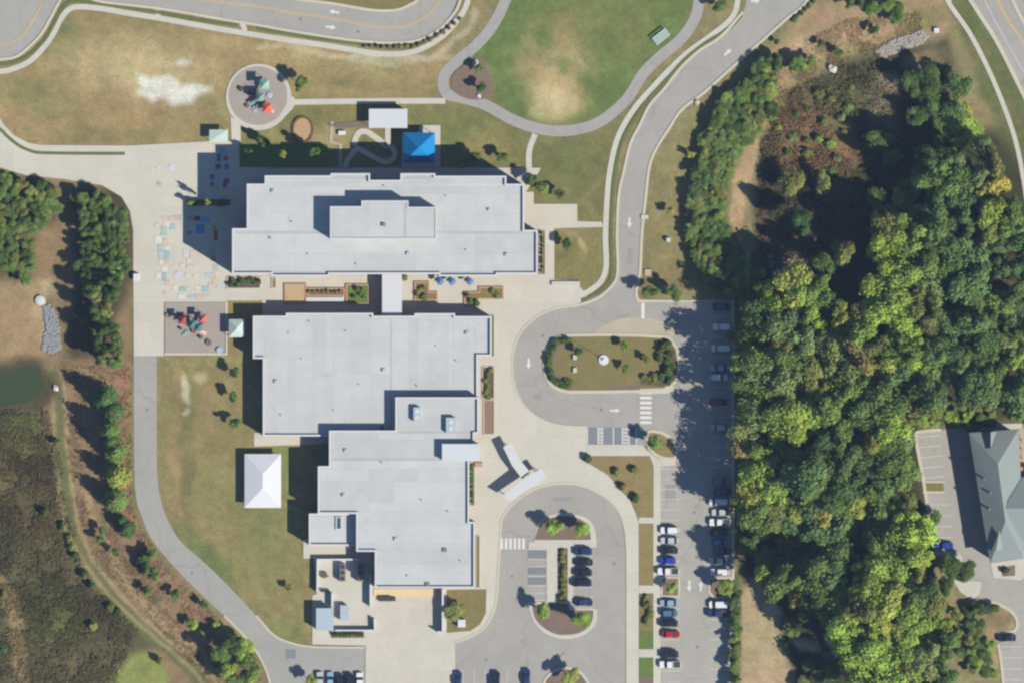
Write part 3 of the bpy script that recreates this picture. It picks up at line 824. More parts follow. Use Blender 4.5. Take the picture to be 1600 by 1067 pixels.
# play court paint on the plaza, each patch a piece of its own
TEAL, PINK, LBLU, CREAM, WHT, LIL, ORG, RED, BLU, GRN = (158, 198, 196), (226, 188, 172), (176, 196, 216), (236, 230, 208), (232, 232, 236), (214, 208, 222), (228, 190, 142), (198, 96, 92), (70, 130, 190), (170, 190, 140)
marks = [(261, 350, 9, 9, CREAM), (270, 355, 9, 9, TEAL), (256, 361, 9, 15, TEAL), (248, 374, 12, 11, WHT), (259, 378, 8, 9, PINK), (250, 387, 7, 9, TEAL), (261, 388, 8, 8, CREAM), (252, 398, 8, 12, LBLU), (261, 398, 7, 14, (140, 186, 200)), (253, 410, 8, 8, CREAM), (260, 409, 7, 7, PINK), (257, 420, 9, 9, CREAM), (248, 431, 8, 10, CREAM), (257, 433, 7, 13, (134, 186, 204)), (262, 443, 8, 7, PINK), (257, 458, 5, 5, (220, 172, 158)), (275, 450, 10, 8, CREAM), (285, 452, 10, 7, (140, 192, 180)), (294, 452, 8, 7, LIL), (310, 451, 9, 8, (238, 226, 200)), (321, 452, 12, 9, (140, 192, 210)), (329, 445, 7, 7, PINK), (335, 440, 8, 12, ORG), (339, 428, 8, 8, (234, 212, 196)), (337, 418, 8, 9, TEAL), (333, 404, 6, 7, RED), (332, 393, 7, 8, TEAL), (342, 445, 7, 9, (200, 214, 220)), (284, 464, 10, 7, WHT), (300, 464, 10, 6, LBLU), (312, 464, 14, 7, (224, 176, 166)), (295, 408, 8, 8, (234, 208, 200)), (291, 395, 9, 12, (218, 216, 226)), (304, 397, 15, 12, (226, 194, 178)), (297, 417, 12, 6, LIL), (327, 431, 11, 9, (196, 208, 214)), (246, 352, 6, 6, (228, 222, 200)), (268, 341, 9, 6, PINK), (256, 341, 7, 6, (230, 196, 184)), (275, 341, 8, 7, (220, 172, 158)), (284, 341, 7, 8, (150, 192, 194)), (285, 415, 8, 8, (228, 214, 198)), (324, 462, 12, 5, (204, 196, 186)),
         (344, 234, 9, 7, (96, 178, 226)), (353, 237, 6, 8, (170, 200, 210)), (353, 248, 7, 8, RED), (354, 261, 7, 9, BLU), (342, 247, 7, 12, (70, 120, 180)), (341, 260, 9, 8, (150, 90, 120)), (338, 269, 7, 8, (180, 210, 220)), (353, 273, 7, 9, (180, 205, 225)), (354, 283, 9, 7, (200, 80, 90)), (332, 277, 7, 9, (60, 110, 180)), (332, 288, 7, 7, (200, 90, 110)), (338, 293, 7, 6, (190, 200, 160)), (351, 290, 7, 7, (60, 110, 180)), (298, 341, 9, 7, (150, 180, 180)), (308, 341, 9, 7, (150, 60, 60)), (321, 344, 14, 7, (110, 190, 230)), (313, 358, 13, 13, (80, 150, 220)), (335, 357, 7, 8, (160, 180, 120)), (337, 365, 6, 8, (190, 60, 50)), (337, 373, 5, 6, (150, 40, 40)), (296, 364, 8, 6, (170, 150, 130))]
cmz = _lay['conc'] + .02
for i, (x, y, w, h, c) in enumerate(marks):
    j = .5
    q = [(x - w / 2 + R(-j, j), y - h / 2 + R(-j, j)), (x + w / 2 + R(-j, j), y - h / 2 + R(-j, j)), (x + w / 2 + R(-j, j), y + h / 2 + R(-j, j)), (x - w / 2 + R(-j, j), y + h / 2 + R(-j, j))]
    fd = .38 if i < 44 else .12
    o = mark('painted_square', q, 'mark', cmz + .0002 * i, plaza); o.color = A(*[c[k] * (1 - fd) + (212, 204, 190)[k] * fd for k in range(3)])
for (x, y, r, c) in ((278, 430, 6, (214, 210, 216)), (305, 433, 4, (228, 216, 202)), (248, 262, 3, (224, 222, 226)), (269, 262, 5, (220, 219, 224)), (249, 288, 4, (190, 188, 184)), (293, 431, 4, (222, 216, 200))):
    o = mark('painted_disc', [(x + r * math.cos(2 * PI * k / 20), y + r * math.sin(2 * PI * k / 20)) for k in range(20)], 'mark', cmz + .02, plaza); o.color = A(*c)
slab('planting_bed', [(293, 312), (360, 312), (360, 321.5), (293, 321.5)], cmz + .02, MT['mulch_dark'])
slab('planting_bed', [(375, 226), (512, 226), (512, 262), (375, 262)], .12, MT['grass_green'])
slab('lawn', [(690, 222), (790, 222), (790, 262), (690, 262)], .12, MT['grass_green']) if False else None

# ------------------------------------------------------------------ water and stones
slab('pond', catmull([(-60, 580), (-10, 584), (30, 576), (55, 572), (66, 588), (70, 604), (58, 618), (40, 628), (10, 634), (-60, 640)], 4, True), .012, MT['water'])

def rock_mesh(seed):
    r = random.Random(seed)
    bm = bmesh.new(); bmesh.ops.create_icosphere(bm, subdivisions=2, radius=1)
    for v in bm.verts:
        n = mnoise.noise(v.co * 1.4 + Vector((seed * 3.1, 0, 0)))
        v.co *= 1 + .45 * n; v.co.z *= .65
    me = bpy.data.meshes.new('stone'); bm.to_mesh(me); bm.free()
    me.materials.append(MT['stone']); return me
ROCK = [rock_mesh(i) for i in range(5)]
def rock_stuff(name, pts, n, s0, s1, c):
    """rip-rap: many stones joined into one bed"""
    xs = [p[0] for p in pts]; ys = [p[1] for p in pts]; v = []; f = []; k = 0
    while k < n:
        x, y = R(min(xs), max(xs)), R(min(ys), max(ys))
        if not inpoly(pts, np.array([x]), np.array([y]))[0]: continue
        me = random.choice(ROCK); s = R(s0, s1); a = R(0, 6.28); w = W(x, y); b = len(v)
        for q in me.vertices:
            X, Y, Z = q.co * s
            v.append((w.x + X * math.cos(a) - Y * math.sin(a), w.y + X * math.sin(a) + Y * math.cos(a), Z + s * .2))
        f += [tuple(b + i for i in p.vertices) for p in me.polygons]; k += 1
    o = link(name, mesh(name, v, f), MT['stone']); o.color = A(*c); o['kind'] = 'stuff'
    return o
tag(rock_stuff('rip_rap', [(66, 478), (78, 476), (90, 500), (95, 545), (80, 552), (64, 545), (72, 510)], 700, .15, .42, (158, 160, 162)), 'grey rock channel running down from the white disc to the pond', 'rocks')
tag(rock_stuff('rip_rap', [(1366, 82), (1392, 64), (1440, 48), (1452, 56), (1440, 68), (1405, 80), (1380, 90)], 620, .16, .45, (178, 168, 158)), 'pale grey rock chute on the slope below the white concrete box', 'rocks')
tag(rock_stuff('rip_rap', [(1200, 400), (1245, 395), (1262, 430), (1240, 455), (1205, 440)], 120, .25, .7, (168, 160, 168)), 'grey rocks scattered in the dark clearing of the wetland', 'rocks')
tag(rock_stuff('rip_rap', [(1285, 1000), (1300, 985), (1330, 1010), (1310, 1030)], 70, .2, .5, (150, 156, 168)), 'blue grey rocks of a small stream bed by the dirt strip', 'rocks')
def rock(x, y, s, label, c=(214, 206, 190)):
    o = link('boulder', random.choice(ROCK), None, None, W(x, y, s * .3)); o.scale = (s, s * .8, s * .8); o.rotation_euler = (0, 0, R(0, 6))
    o.color = A(*c); return tag(o, label, 'boulder')
rock(743, 98, .9, 'pale boulder by the top corner of the mulch triangle'); rock(748, 150, .7, 'small pale boulder at the bottom edge of the mulch triangle')
rock(1258, 359, 1.0, 'white rock alone in the dark wetland clearing', (236, 230, 216)); rock(1301, 108, 1.3, 'pale rock on the tan slope above the wetland'); rock(87, 606, .9, 'pale rock at the pond outlet', (226, 214, 206))
rock(1089, 160, .9, 'pale rock on the verge beside the entrance road bend', (210, 196, 160))

# ------------------------------------------------------------------ the air between the aircraft and the ground
hz = MB().box(-5600, 5600, -5600, 5600, -1.2, HC + 12).build('haze', None)
hm = bpy.data.materials.new('thin_blue_haze'); hm.use_nodes = True
hm.node_tree.nodes.clear()
ho = hm.node_tree.nodes.new('ShaderNodeOutputMaterial')
hv = hm.node_tree.nodes.new('ShaderNodeVolumePrincipled')
hv.inputs['Color'].default_value = (.46, .62, 1.0, 1)
hv.inputs['Density'].default_value = HAZE_DENSITY
hm.node_tree.links.new(hv.outputs[0], ho.inputs['Volume'])
hz.data.materials.append(hm); hz['kind'] = 'stuff'
tag(hz, 'thin blue haze hanging over the whole site', 'haze')

# ------------------------------------------------------------------ buildings
def rect_strips(poly, wstrip, along='y'):
    """split a rectilinear polygon into strips -> list of (x0,x1,y0,y1)"""
    P = [(p if along == 'y' else (p[1], p[0])) for p in poly]
    xs = sorted(set(round(p[0], 3) for p in P))
    cuts = set(xs); x = xs[0]
    while x < xs[-1]:
        cuts.add(round(x, 3)); x += wstrip
    cuts = sorted(cuts); c2 = [cuts[0]]
    for c in cuts[1:]:
        if c - c2[-1] > .8 or c in xs: c2.append(c)
    out = []
    for a, b in zip(c2[:-1], c2[1:]):
        if b - a < .5: continue
        m = (a + b) / 2; ys = []
        for i in range(len(P)):
            (x0, y0), (x1, y1) = P[i], P[(i + 1) % len(P)]
            if (x0 > m) != (x1 > m): ys.append(y0 + (y1 - y0) * (m - x0) / (x1 - x0))
        ys.sort()
        for y0, y1 in zip(ys[0::2], ys[1::2]):
            out.append((a, b, y0, y1) if along == 'y' else (y0, y1, a, b))
    return out

def flat_building(root, pts, h, base=0.0, par_h=.55, par_t=.42, strip=4.6, along='y', wallmat='brick', sheets=True, vary=.055):
    poly = ccw(wpoly(pts, h))
    MB().prism(poly, base, h - .35).build('wall', MT[wallmat], root)
    o = MB().prism(poly, h - .35, h).build('roof', MT['roof'], root)
    inner = offset_poly(poly, par_t); outer = offset_poly(poly, -.06); n = len(poly)
    if par_h > 0:
        v = [(p[0], p[1], h - .2) for p in outer] + [(p[0], p[1], h + par_h) for p in outer] + [(p[0], p[1], h + par_h) for p in inner] + [(p[0], p[1], h - .2) for p in inner]
        f = []
        for i in range(n):
            j = (i + 1) % n
            f += [(i, j, n + j, n + i), (n + i, n + j, 2 * n + j, 2 * n + i), (2 * n + i, 2 * n + j, 3 * n + j, 3 * n + i)]
        link('parapet', mesh('parapet', v, f), MT['parapet'], root)
    if sheets:
        inn = offset_poly(poly, par_t + .25)
        for (x0, x1, y0, y1) in rect_strips(inn, strip, along):
            if x1 - x0 < .8 or y1 - y0 < .8: continue
            # long runs are lapped from several rolls
            if along == 'y': L = y1 - y0; nseg = max(1, int(L / R(9, 16)))
            else: L = x1 - x0; nseg = max(1, int(L / R(9, 16)))
            for k in range(nseg):
                a, b = L * k / nseg, L * (k + 1) / nseg
                if along == 'y': X0, X1, Y0, Y1 = x0, x1, y0 + a, y0 + b
                else: X0, X1, Y0, Y1 = x0 + a, x0 + b, y0, y1
                s = MB().box(X0 + .03, X1 - .03, Y0 + .03, Y1 - .03, h - .02, h + .012).build('membrane_sheet', MT['sheet'], o)
                g = 1 + R(-vary, vary); t_ = R(-.008, .008)
                c = A(206, 208, 206); s.color = (c[0] * g * (1 + t_), c[1] * g, c[2] * g * (1 - t_), 1)
    return o

def unit_box(root, name, x0, y0, x1, y1, base, h, mat='unit'):
    a, b = W(x0, y1, base + h), W(x1, y0, base + h)
    m = MB().box(a.x, b.x, a.y, b.y, base + .02, base + h)
    o = m.build(name, MT[mat], root)
    return o

HA, HB, HCc = 11.3, 4.3, 6.4
wa = empty('school_wing', (0, 0, 0), 0, 'two storey school wing with stepped white flat roof north of the courtyard', 'school building')
polyA = [(414, 275), (517, 275), (517, 271.5), (578, 271.5), (578, 282), (626, 282), (626, 271.5), (680, 271.5), (680, 275.5), (791, 275.5), (791, 288), (819, 288), (819, 360), (840, 360), (840, 428.5), (777, 428.5), (777, 432), (686, 432), (686, 428.5), (515, 428.5), (515, 432), (424, 432), (424, 428.5), (363, 428.5), (363, 357.5), (386, 357.5), (386, 288), (414, 288)]
flat_building(wa, polyA, HA, strip=5.2, along='x')
polyA2 = [(516, 323), (565, 323), (565, 314), (638, 314), (638, 324), (682, 324), (682, 374), (516, 374)]
h2 = HA + 3.8
rp = ccw(wpoly(polyA2, h2))
MB().prism(rp, HA + .015, h2 - .3).build('upper_wall', MT['panelwall'], wa)
up = MB().prism(rp, h2 - .3, h2).build('upper_roof', MT['roof'], wa)
inner = offset_poly(rp, .35); n = len(rp); outr = offset_poly(rp, -.05)
v = [(p[0], p[1], h2 - .15) for p in outr] + [(p[0], p[1], h2 + .14) for p in outr] + [(p[0], p[1], h2 + .14) for p in inner] + [(p[0], p[1], h2 - .15) for p in inner]
f = []
for i in range(n):
    j = (i + 1) % n
    f += [(i, j, n + j, n + i), (n + i, n + j, 2 * n + j, 2 * n + i), (2 * n + i, 2 * n + j, 3 * n + j, 3 * n + i)]
link('parapet', mesh('parapet', v, f), MT['parapet'], wa)
for (x0, x1, y0, y1) in rect_strips(offset_poly(rp, .6), 4.6, 'y'):
    if x1 - x0 < .8: continue
    s = MB().box(x0 + .03, x1 - .03, y0, y1, h2 - .02, h2 + .012).build('membrane_sheet', MT['sheet'], up)
    g = 1 + R(-.03, .03); c = A(206, 208, 206); s.color = (c[0] * g, c[1] * g, c[2] * g, 1)
unit_box(wa, 'roof_vent', 597, 349, 602, 354, h2, .5, 'grey_metal')
unit_box(wa, 'roof_vent', 762, 326, 766, 330, HA, .4, 'unit')
unit_box(wa, 'roof_drain', 420, 370, 423, 373, HA, .2, 'grey_metal')
# canopies projecting at the foot of the south front
for x0, x1 in ((424, 515), (686, 777)):
    pass

wb = empty('school_wing', (0, 0, 0), 0, 'single storey school wing with large white roof south of the courtyard', 'school building')
polyB = [(395.5, 494), (447, 494), (447, 489.5), (583, 489.5), (583, 494), (648, 494), (648, 490), (711, 490), (711, 494.5), (768, 494.5), (768, 556), (746.5, 556), (746.5, 623), (616, 623), (616, 675), (512, 675), (512, 681), (411, 681), (411, 560), (395.5, 560)]
flat_building(wb, polyB, HB, strip=5.0, along='y', vary=.045)
wc = empty('school_wing', (0, 0, 0), 0, 'taller school wing with white roof, rooftop units and service yard at its foot', 'school building')
polyC = [(618, 620.5), (748, 620.5), (748, 677), (741, 677), (741, 719), (733, 719), (733, 815), (742, 815), (742, 918), (586, 918), (586, 861), (557, 861), (557, 802), (497, 802), (497, 728), (514.5, 728), (514.5, 672.5), (618, 672.5)]
flat_building(wc, polyC, HCc, strip=5.4, along='x', vary=.05)
pc2 = [(483, 802), (556.5, 802), (556.5, 852), (483, 852)]
flat_building(wc, pc2, 4.6, strip=4.5, along='x')
# entrance lantern
pc3 = [(691.5, 694), (748.5, 694), (748.5, 719), (691.5, 719)]
lp = ccw(wpoly(pc3, HCc + 1.9))
MB().prism(lp, 0, HCc + 1.55).build('upper_wall', MT['panelwall'], wc)
MB().prism(offset_poly(lp, -.15), HCc + 1.55, HCc + 1.9).build('upper_roof', MT['offwhite'], wc)
for (x0, y0, x1, y1) in ((646, 636, 657, 658), (697, 652, 712, 676)):
    hvac = unit_box(wc, 'air_handler', x0, y0, x1, y1, HCc, 1.25)
    a, b = W(x0, y1, HCc + 1.3), W(x1, y0, HCc + 1.3)
    for k in range(2):
        cx, cy = (a.x + b.x) / 2, a.y + (b.y - a.y) * (.28 + .44 * k)
        MB().cyl((cx, cy, HCc + 1.25), (cx, cy, HCc + 1.33), .6, n=14).build('fan_guard', MT['offwhite'], hvac)
sk = unit_box(wc, 'roof_light', 524.5, 807, 534, 827, 4.6, .35, 'parapet')
a, b = W(526.5, 825.5, 4.95), W(532.5, 808.5, 4.95)
MB().box(a.x, b.x, a.y, b.y, 4.94, 4.98).build('glazing', MT['skyglass'], sk)
for (x, y, hh) in ((545.5, 852, 4.6), (695, 859, HCc), (668, 913, HCc), (597, 668, HB)):
    unit_box(wc if hh != HB else wb, 'roof_vent', x - 3.2, y - 3, x + 3.2, y + 3, hh, .35, 'grey_metal')
for (x, y) in ((470, 560), (560, 600), (520, 640), (680, 540), (450, 520)):
    unit_box(wb, 'roof_drain', x - 1, y - 1, x + 1, y + 1, HB, .12, 'grey_metal')

for (root, hh, lst) in ((wa, HA, ((430, 300), (480, 400), (560, 410), (640, 400), (700, 310), (730, 390), (790, 400), (600, 292), (455, 350))), (wb, HB, ((430, 600), (480, 505), (540, 520), (600, 580), (650, 600), (710, 560), (730, 520), (440, 650))), (wc, HCc, ((540, 700), (600, 720), (660, 780), (620, 840), (700, 800), (720, 880), (540, 770), (640, 900)))):
    for i, (x, y) in enumerate(lst):
        p = W(x + R(-4, 4), y + R(-4, 4), hh)
        if i % 3: MB().cyl((p.x, p.y, hh + .01), (p.x, p.y, hh + .45), .14, n=8).build('vent_pipe', MT['grey_metal'], root)
        else: MB().box(p.x - .4, p.x + .4, p.y - .4, p.y + .4, hh + .01, hh + .4).build('roof_vent', MT['unit'], root)
# covered link over the courtyard
cl = empty('covered_link', (0, 0, 0), 0, 'white roofed covered link crossing the courtyard between the school wings', 'walkway')
q = wpoly([(597, 429), (628, 429), (628, 497), (597, 497)], 3.6)
MB().prism(q, 3.3, 3.6).build('roof', MT['offwhite'], cl)
MB().prism(wpoly([(601, 434), (624, 434), (624, 489), (601, 489)], 3.3), .1, 3.3).build('wall', MT['panelwall'], cl)
a, b = W(590.5, 471, .7), W(596, 455, .7)
tb = empty('bench', W(593, 463, .15), 0, 'pale bench in the shade at the side of the covered link', 'bench')
MB().box(-.35, .35, -1.2, 1.2, .3, .36).build('seat', MT['unit'], tb)
for yy in (-1.0, 1.0): MB().box(-.3, .3, yy - .06, yy + .06, 0, .3).build('leg', MT['grey_metal'], tb)

def at(x, y, z=0.0, h=0.0):
    p = W(x, y, h); p.z = z; return p
# ---- courtyard beds
def bed(name, pts, label, fill, z=.42, edge='terracotta', w=2.6):
    t = empty(name, (0, 0, 0), 0, label, 'planter')
    P = ccw(wpoly(pts)); I = offset_poly(P, w * S)
    n = len(P)
    for i in range(n):
        j = (i + 1) % n
        MB().prism([P[i], P[j], I[j], I[i]], .05, z + .003 * (i % 2)).build('edging', MT[edge], t)
    MB().prism(offset_poly(P, w * S + .01), .05, z - .1).build('soil', MT[fill], t)
    return t
bed('raised_bed', [(444, 443), (479, 443), (479, 475), (444, 475)], 'raised terracotta bed of bare tan soil at the courtyard end', 'tan_soil')
bed('raised_bed', [(480, 450), (539, 450), (539, 463.5), (480, 463.5)], 'long narrow raised bed with a row of plants in the courtyard', 'mulch')
bed('raised_bed', [(540, 444), (577, 444), (577, 476), (540, 476)], 'square raised bed full of green plants beside the covered link', 'grass_green')
bed('raised_bed', [(647, 440), (671, 440), (671, 456), (684, 456), (684, 470), (647, 470)], 'angled raised bed on the far side of the covered link', 'grass_olive')
bed('raised_bed', [(725, 456), (748, 456), (748, 448), (787, 448), (787, 468), (748, 468), (742, 478), (725, 478)], 'stepped raised bed by the courtyard entrance', 'grass_olive')
bed('planter', [(354, 433), (408, 433), (408, 452), (354, 452)], 'planter of dark green shrubs beneath the wing corner', 'mulch_dark', .3, 'kerb', 2)
bed('planter', [(424, 434), (432, 434), (432, 451), (424, 451)], 'small brown planter between the shrub planter and the courtyard', 'brickbed', .3, 'kerb', 1.6)
bed('planter', [(766.5, 492), (772.5, 492), (772.5, 557), (766.5, 557)], 'thin green planting strip along the single storey wing', 'grass_green', .25, 'kerb', 1)
bed('planter', [(753, 572), (773, 572), (773, 623), (753, 623)], 'dark mulch planter by the wall facing the drop-off', 'mulch_dark', .3, 'kerb', 1.6)
bed('planter', [(755, 624), (773, 624), (773, 679), (755, 679)], 'red brown mulch planter just south of the dark mulch planter', 'brickbed', .3, 'kerb', 1.6)
bed('planter', [(734, 721), (742, 721), (742, 790), (734, 790)], 'green planting strip along the taller wing below the entrance', 'grass_green', .25, 'kerb', 1.2)
bed('planter', [(743, 836), (750, 836), (750, 918), (743, 918)], 'narrow planting strip along the taller wing near the loading yard', 'grass_olive', .25, 'kerb', 1.2)
bed('planter', [(842, 360), (852.5, 360), (852.5, 430), (842, 430)], 'red mulch planting strip at the end of the two storey wing', 'brickbed', .3, 'kerb', 1.2)
bed('planter', [(518, 986), (569, 986), (569, 996), (518, 996)], 'low hedge planter outside the service yard wall', 'mulch', .3, 'brickbed', 1.6)
MB().prism(wpoly([(742, 722), (754, 722), (754, 729), (742, 729)]), .05, .5).build('planter_box', MT['terracotta'])
tag(bpy.data.objects['planter_box'], 'short tan planter box at the head of the entrance planting strip', 'planter')
# picnic umbrellas
for i, (x, lab) in enumerate(((688, 'blue umbrella over courtyard table nearest the covered link'), (706.5, 'blue umbrella over the middle courtyard table of three'), (734, 'blue umbrella over courtyard table farthest from the covered link'))):
    t = empty('table_umbrella', W(x, 440), 0, lab, 'umbrella', 'umbrella tables in the courtyard')
    c = MB()
    ring = [(.95 * math.cos(PI / 4 * k + .39), .95 * math.sin(PI / 4 * k + .39), 2.2) for k in range(8)]
    c.add(ring + [(0, 0, 2.65)], [(k, (k + 1) % 8, 8) for k in range(8)]).build('canopy', MT['umb'], t)
    MB().cyl((0, 0, .1), (0, 0, 2.6), .03, n=8).build('pole', MT['grey_metal'], t)
    t2 = empty('picnic_table', W(x, 440), 0, lab.replace('blue umbrella over', 'round table under blue umbrella,').replace('courtyard table', 'courtyard seat'), 'table', 'umbrella tables in the courtyard')
    MB().cyl((0, 0, .8), (0, 0, .85), .6, n=14).build('table_top', MT['grey_metal'], t2)
    for k in range(4):
        a = PI / 2 * k
        MB().box(-.2 + math.cos(a) * .85, .2 + math.cos(a) * .85, -.2 + math.sin(a) * .85, .2 + math.sin(a) * .85, .5, .56).build('seat', MT['grey_metal'], t2)
    MB().cyl((0, 0, .1), (0, 0, .8), .06, n=8).build('pedestal', MT['grey_metal'], t2)

t = empty('courtyard_bench', at(508, 468, .1), 0, 'long white bench beside the narrow raised bed in the courtyard', 'bench')
MB().box(-4.9, 4.9, -.55, .55, .34, .44).build('seat', MT['canopy_white'], t)
for k in range(4): MB().box(-4.4 + k * 2.9, -4.2 + k * 2.9, -.45, .45, 0, .34).build('leg', MT['grey_metal'], t)
# ---- entrance canopies (a V of white slabs on posts)
def canopy(pts, h, label):
    t = empty('entrance_canopy', (0, 0, 0), 0, label, 'canopy')
    P = ccw(wpoly(pts, h))
    MB().prism(P, h - .25, h).build('roof', MT['canopy_white'], t)
    for p in offset_poly(P, .7):
        MB().cyl((p[0], p[1], .1), (p[0], p[1], h - .25), .12, n=8).build('post', MT['grey_metal'], t)
canopy([(786, 698), (799, 692), (811, 716), (828, 737), (816, 748), (800, 727)], 2.9, 'white entrance canopy arm slanting down from the doors')
canopy([(828, 741), (846, 732), (855, 745), (798, 783), (784, 775)], 3.6, 'white entrance canopy arm slanting along the south loop')

# ---- pavilion, shelters, shade sail
def hip(root, cx, cy, w, d, h0, h1, ridge, mat, over=.0, name='roof', thick=.12):
    """hip roof; w,d plan size; ridge length along the longer axis"""
    hw, hd = w / 2 + over, d / 2 + over
    r = ridge / 2
    if d >= w: rt = [(0, -r), (0, r)]
    else: rt = [(-r, 0), (r, 0)]
    v = [(-hw, -hd, h0), (hw, -hd, h0), (hw, hd, h0), (-hw, hd, h0), (rt[0][0], rt[0][1], h1), (rt[1][0], rt[1][1], h1), (-hw, -hd, h0 - thick), (hw, -hd, h0 - thick), (hw, hd, h0 - thick), (-hw, hd, h0 - thick)]
    if d >= w: f = [(0, 1, 4), (1, 2, 5, 4), (2, 3, 5), (3, 0, 4, 5)]
    else: f = [(0, 1, 5, 4), (1, 2, 5), (2, 3, 4, 5), (3, 0, 4)]
    f += [(6, 7, 1, 0), (7, 8, 2, 1), (8, 9, 3, 2), (9, 6, 0, 3), (9, 8, 7, 6)]
    return link(name, mesh(name, v, f), mat, root)
def posts(root, w, d, h, mat, n=2, r=.09):
    for i in range(n):
        for s in (-1, 1):
            y = -d / 2 + d * i / (n - 1)
            MB().cyl((s * w / 2, y, 0), (s * w / 2, y, h), r, n=8).build('post', mat, root)
t = empty('pavilion', at(410.5, 751, 0, 3), 0, 'large bright white hipped pavilion on the west lawn', 'pavilion')
hip(t, 0, 0, 57 * S, 84 * S, 2.2, 3.5, 3.6, MT['white_fabric']); posts(t, 8.6, 12.8, 2.1, MT['grey_metal'], 4)
slab('pavement', [(384, 711), (438, 711), (438, 792), (384, 792)], .1, MT['walk'])
t = empty('garden_shelter', at(606.5, 185.5, 0, 2.9), 0, 'flat white roofed garden shelter beside the footpath', 'shelter')
MB().box(-5, 5, -2.5, 2.5, 2.75, 2.95).build('roof', MT['offwhite'], t); posts(t, 9.2, 4.4, 2.75, MT['grey_metal'], 2)
MB().box(-4.7, 4.7, 1.9, 2.1, 0, 2.75).build('back_wall', MT['panelwall'], t)
for cx in (-2.6, 2.6):
    tb = empty('picnic_table', at(606.5 + cx * 6, 186), 0, 'picnic table under the white garden shelter, %s end' % ('western' if cx < 0 else 'eastern'), 'table')
    MB().box(-.9, .9, -.38, .38, .7, .75).build('table_top', MT['timber'], tb)
    for yy in (-.75, .75): MB().box(-.9, .9, yy - .14, yy + .14, .42, .46).build('seat', MT['timber'], tb)
    for xx in (-.6, .6): MB().box(xx - .05, xx + .05, -.8, .8, 0, .42).build('leg', MT['timber'], tb)
t = empty('shade_canopy', at(654.5, 231, 0, 3.4), 0, 'bright blue pyramid shade canopy over the garden terrace', 'shade canopy')
hip(t, 0, 0, 50 * S, 47 * S, 3.0, 5.6, .1, MT['blue_fabric'], name='canopy', thick=.05); posts(t, 7.6, 7.2, 3.0, MT['grey_metal'], 2)
def small_shelter(x, y, w, d, h0, h1, label):
    t = empty('play_shelter', at(x, y, 0, h0), 0, label, 'shelter')
    hip(t, 0, 0, w * S, d * S, h0, h1, .2, MT['mint']); posts(t, w * S - .5, d * S - .5, h0, MT['grey_metal'], 2)
    MB().box(-w * S * .3, w * S * .3, -.2, .2, .42, .48).build('bench_seat', MT['grey_metal'], t)
small_shelter(341.5, 212.5, 29, 19, 2.2, 2.6, 'pale mint roofed shelter below the circular playground')
small_shelter(370, 513, 25, 28, 2.3, 3.3, 'mint green pyramid shelter between square playground and school')
# bin on the plaza edge, utility boxes, discs
def box_thing(name, x, y, w, d, h, mat, label, cat, base=.1, lid=None):
    t = empty(name, at(x, y, base), 0, label, cat)
    MB().prism([(-w / 2, -d / 2), (w / 2, -d / 2), (w / 2, d / 2), (-w / 2, d / 2)], 0, h, ).build('body', MT[mat], t)
    MB().prism([(-w / 2 - .05, -d / 2 - .05), (w / 2 + .05, -d / 2 - .05), (w / 2 + .05, d / 2 + .05), (-w / 2 - .05, d / 2 + .05)], h + .002, h + .1, .08).build('lid', MT[lid or mat], t)
    return t
box_thing('storage_box', 213, 433, 1.5, 1.7, 1.0, 'white_fabric', 'white storage box standing on the plaza edge by the trees', 'box')
box_thing('transformer', 721, 973, 1.9, 1.9, 1.3, 'white_fabric', 'white transformer box on the lawn beside the loading yard', 'transformer')
box_thing('utility_box', 1044, 375, 1.0, 1.0, .9, 'mint', 'small mint green utility box on the east verge', 'utility box', 0)
box_thing('inlet_box', 1463, 48, 1.2, 1.2, .6, 'white_fabric', 'white concrete inlet box at the top of the rock chute', 'drain box', 0)
box_thing('inlet_box', 1007, 339, 1.8, 1.0, .25, 'walk', 'pale concrete drain inlet on the entrance road kerb beside the lane arrow', 'drain box', 0)
box_thing('inlet_box', 1012, 426, 1.6, 1.6, .25, 'tan_conc', 'tan drain inlet on the verge just above two small trees', 'drain box', 0)
box_thing('plaza_bench', 534, 208, 1.8, 1.0, .5, 'white_fabric', 'small white block seat in the garden by the curving path', 'seat', .1)
t = empty('drain_riser', at(63, 470), 0, 'round white concrete riser at the top of the rock channel', 'drain riser')
MB().cyl((0, 0, 0), (0, 0, .5), 1.4, 1.3, 24).build('body', MT['walk'], t)
MB().cyl((0, 0, .5), (0, 0, .6), 1.0, .6, 24).build('cover', MT['offwhite'], t)
t = empty('flagpole', at(943, 562, .14), 0, 'white flagpole base with round plinth in the oval island lawn', 'flagpole')
MB().cyl((0, 0, 0), (0, 0, .35), 1.35, 1.25, 24).build('plinth', MT['white_fabric'], t)
MB().cyl((0, 0, .35), (0, 0, .7), .5, .4, 16).build('collar', MT['white_fabric'], t)
MB().cyl((0, 0, .7), (0, 0, 8.5), .07, .04, 8).build('pole', MT['grey_metal'], t)
for (x, y, lab) in ((898, 558, 'upper'), (898, 578, 'lower')):
    box_thing('seat_block', x, y, .9, 1.2, .45, 'walk', '%s pale stone seat block by the hedge in the oval island' % lab, 'seat', .14)
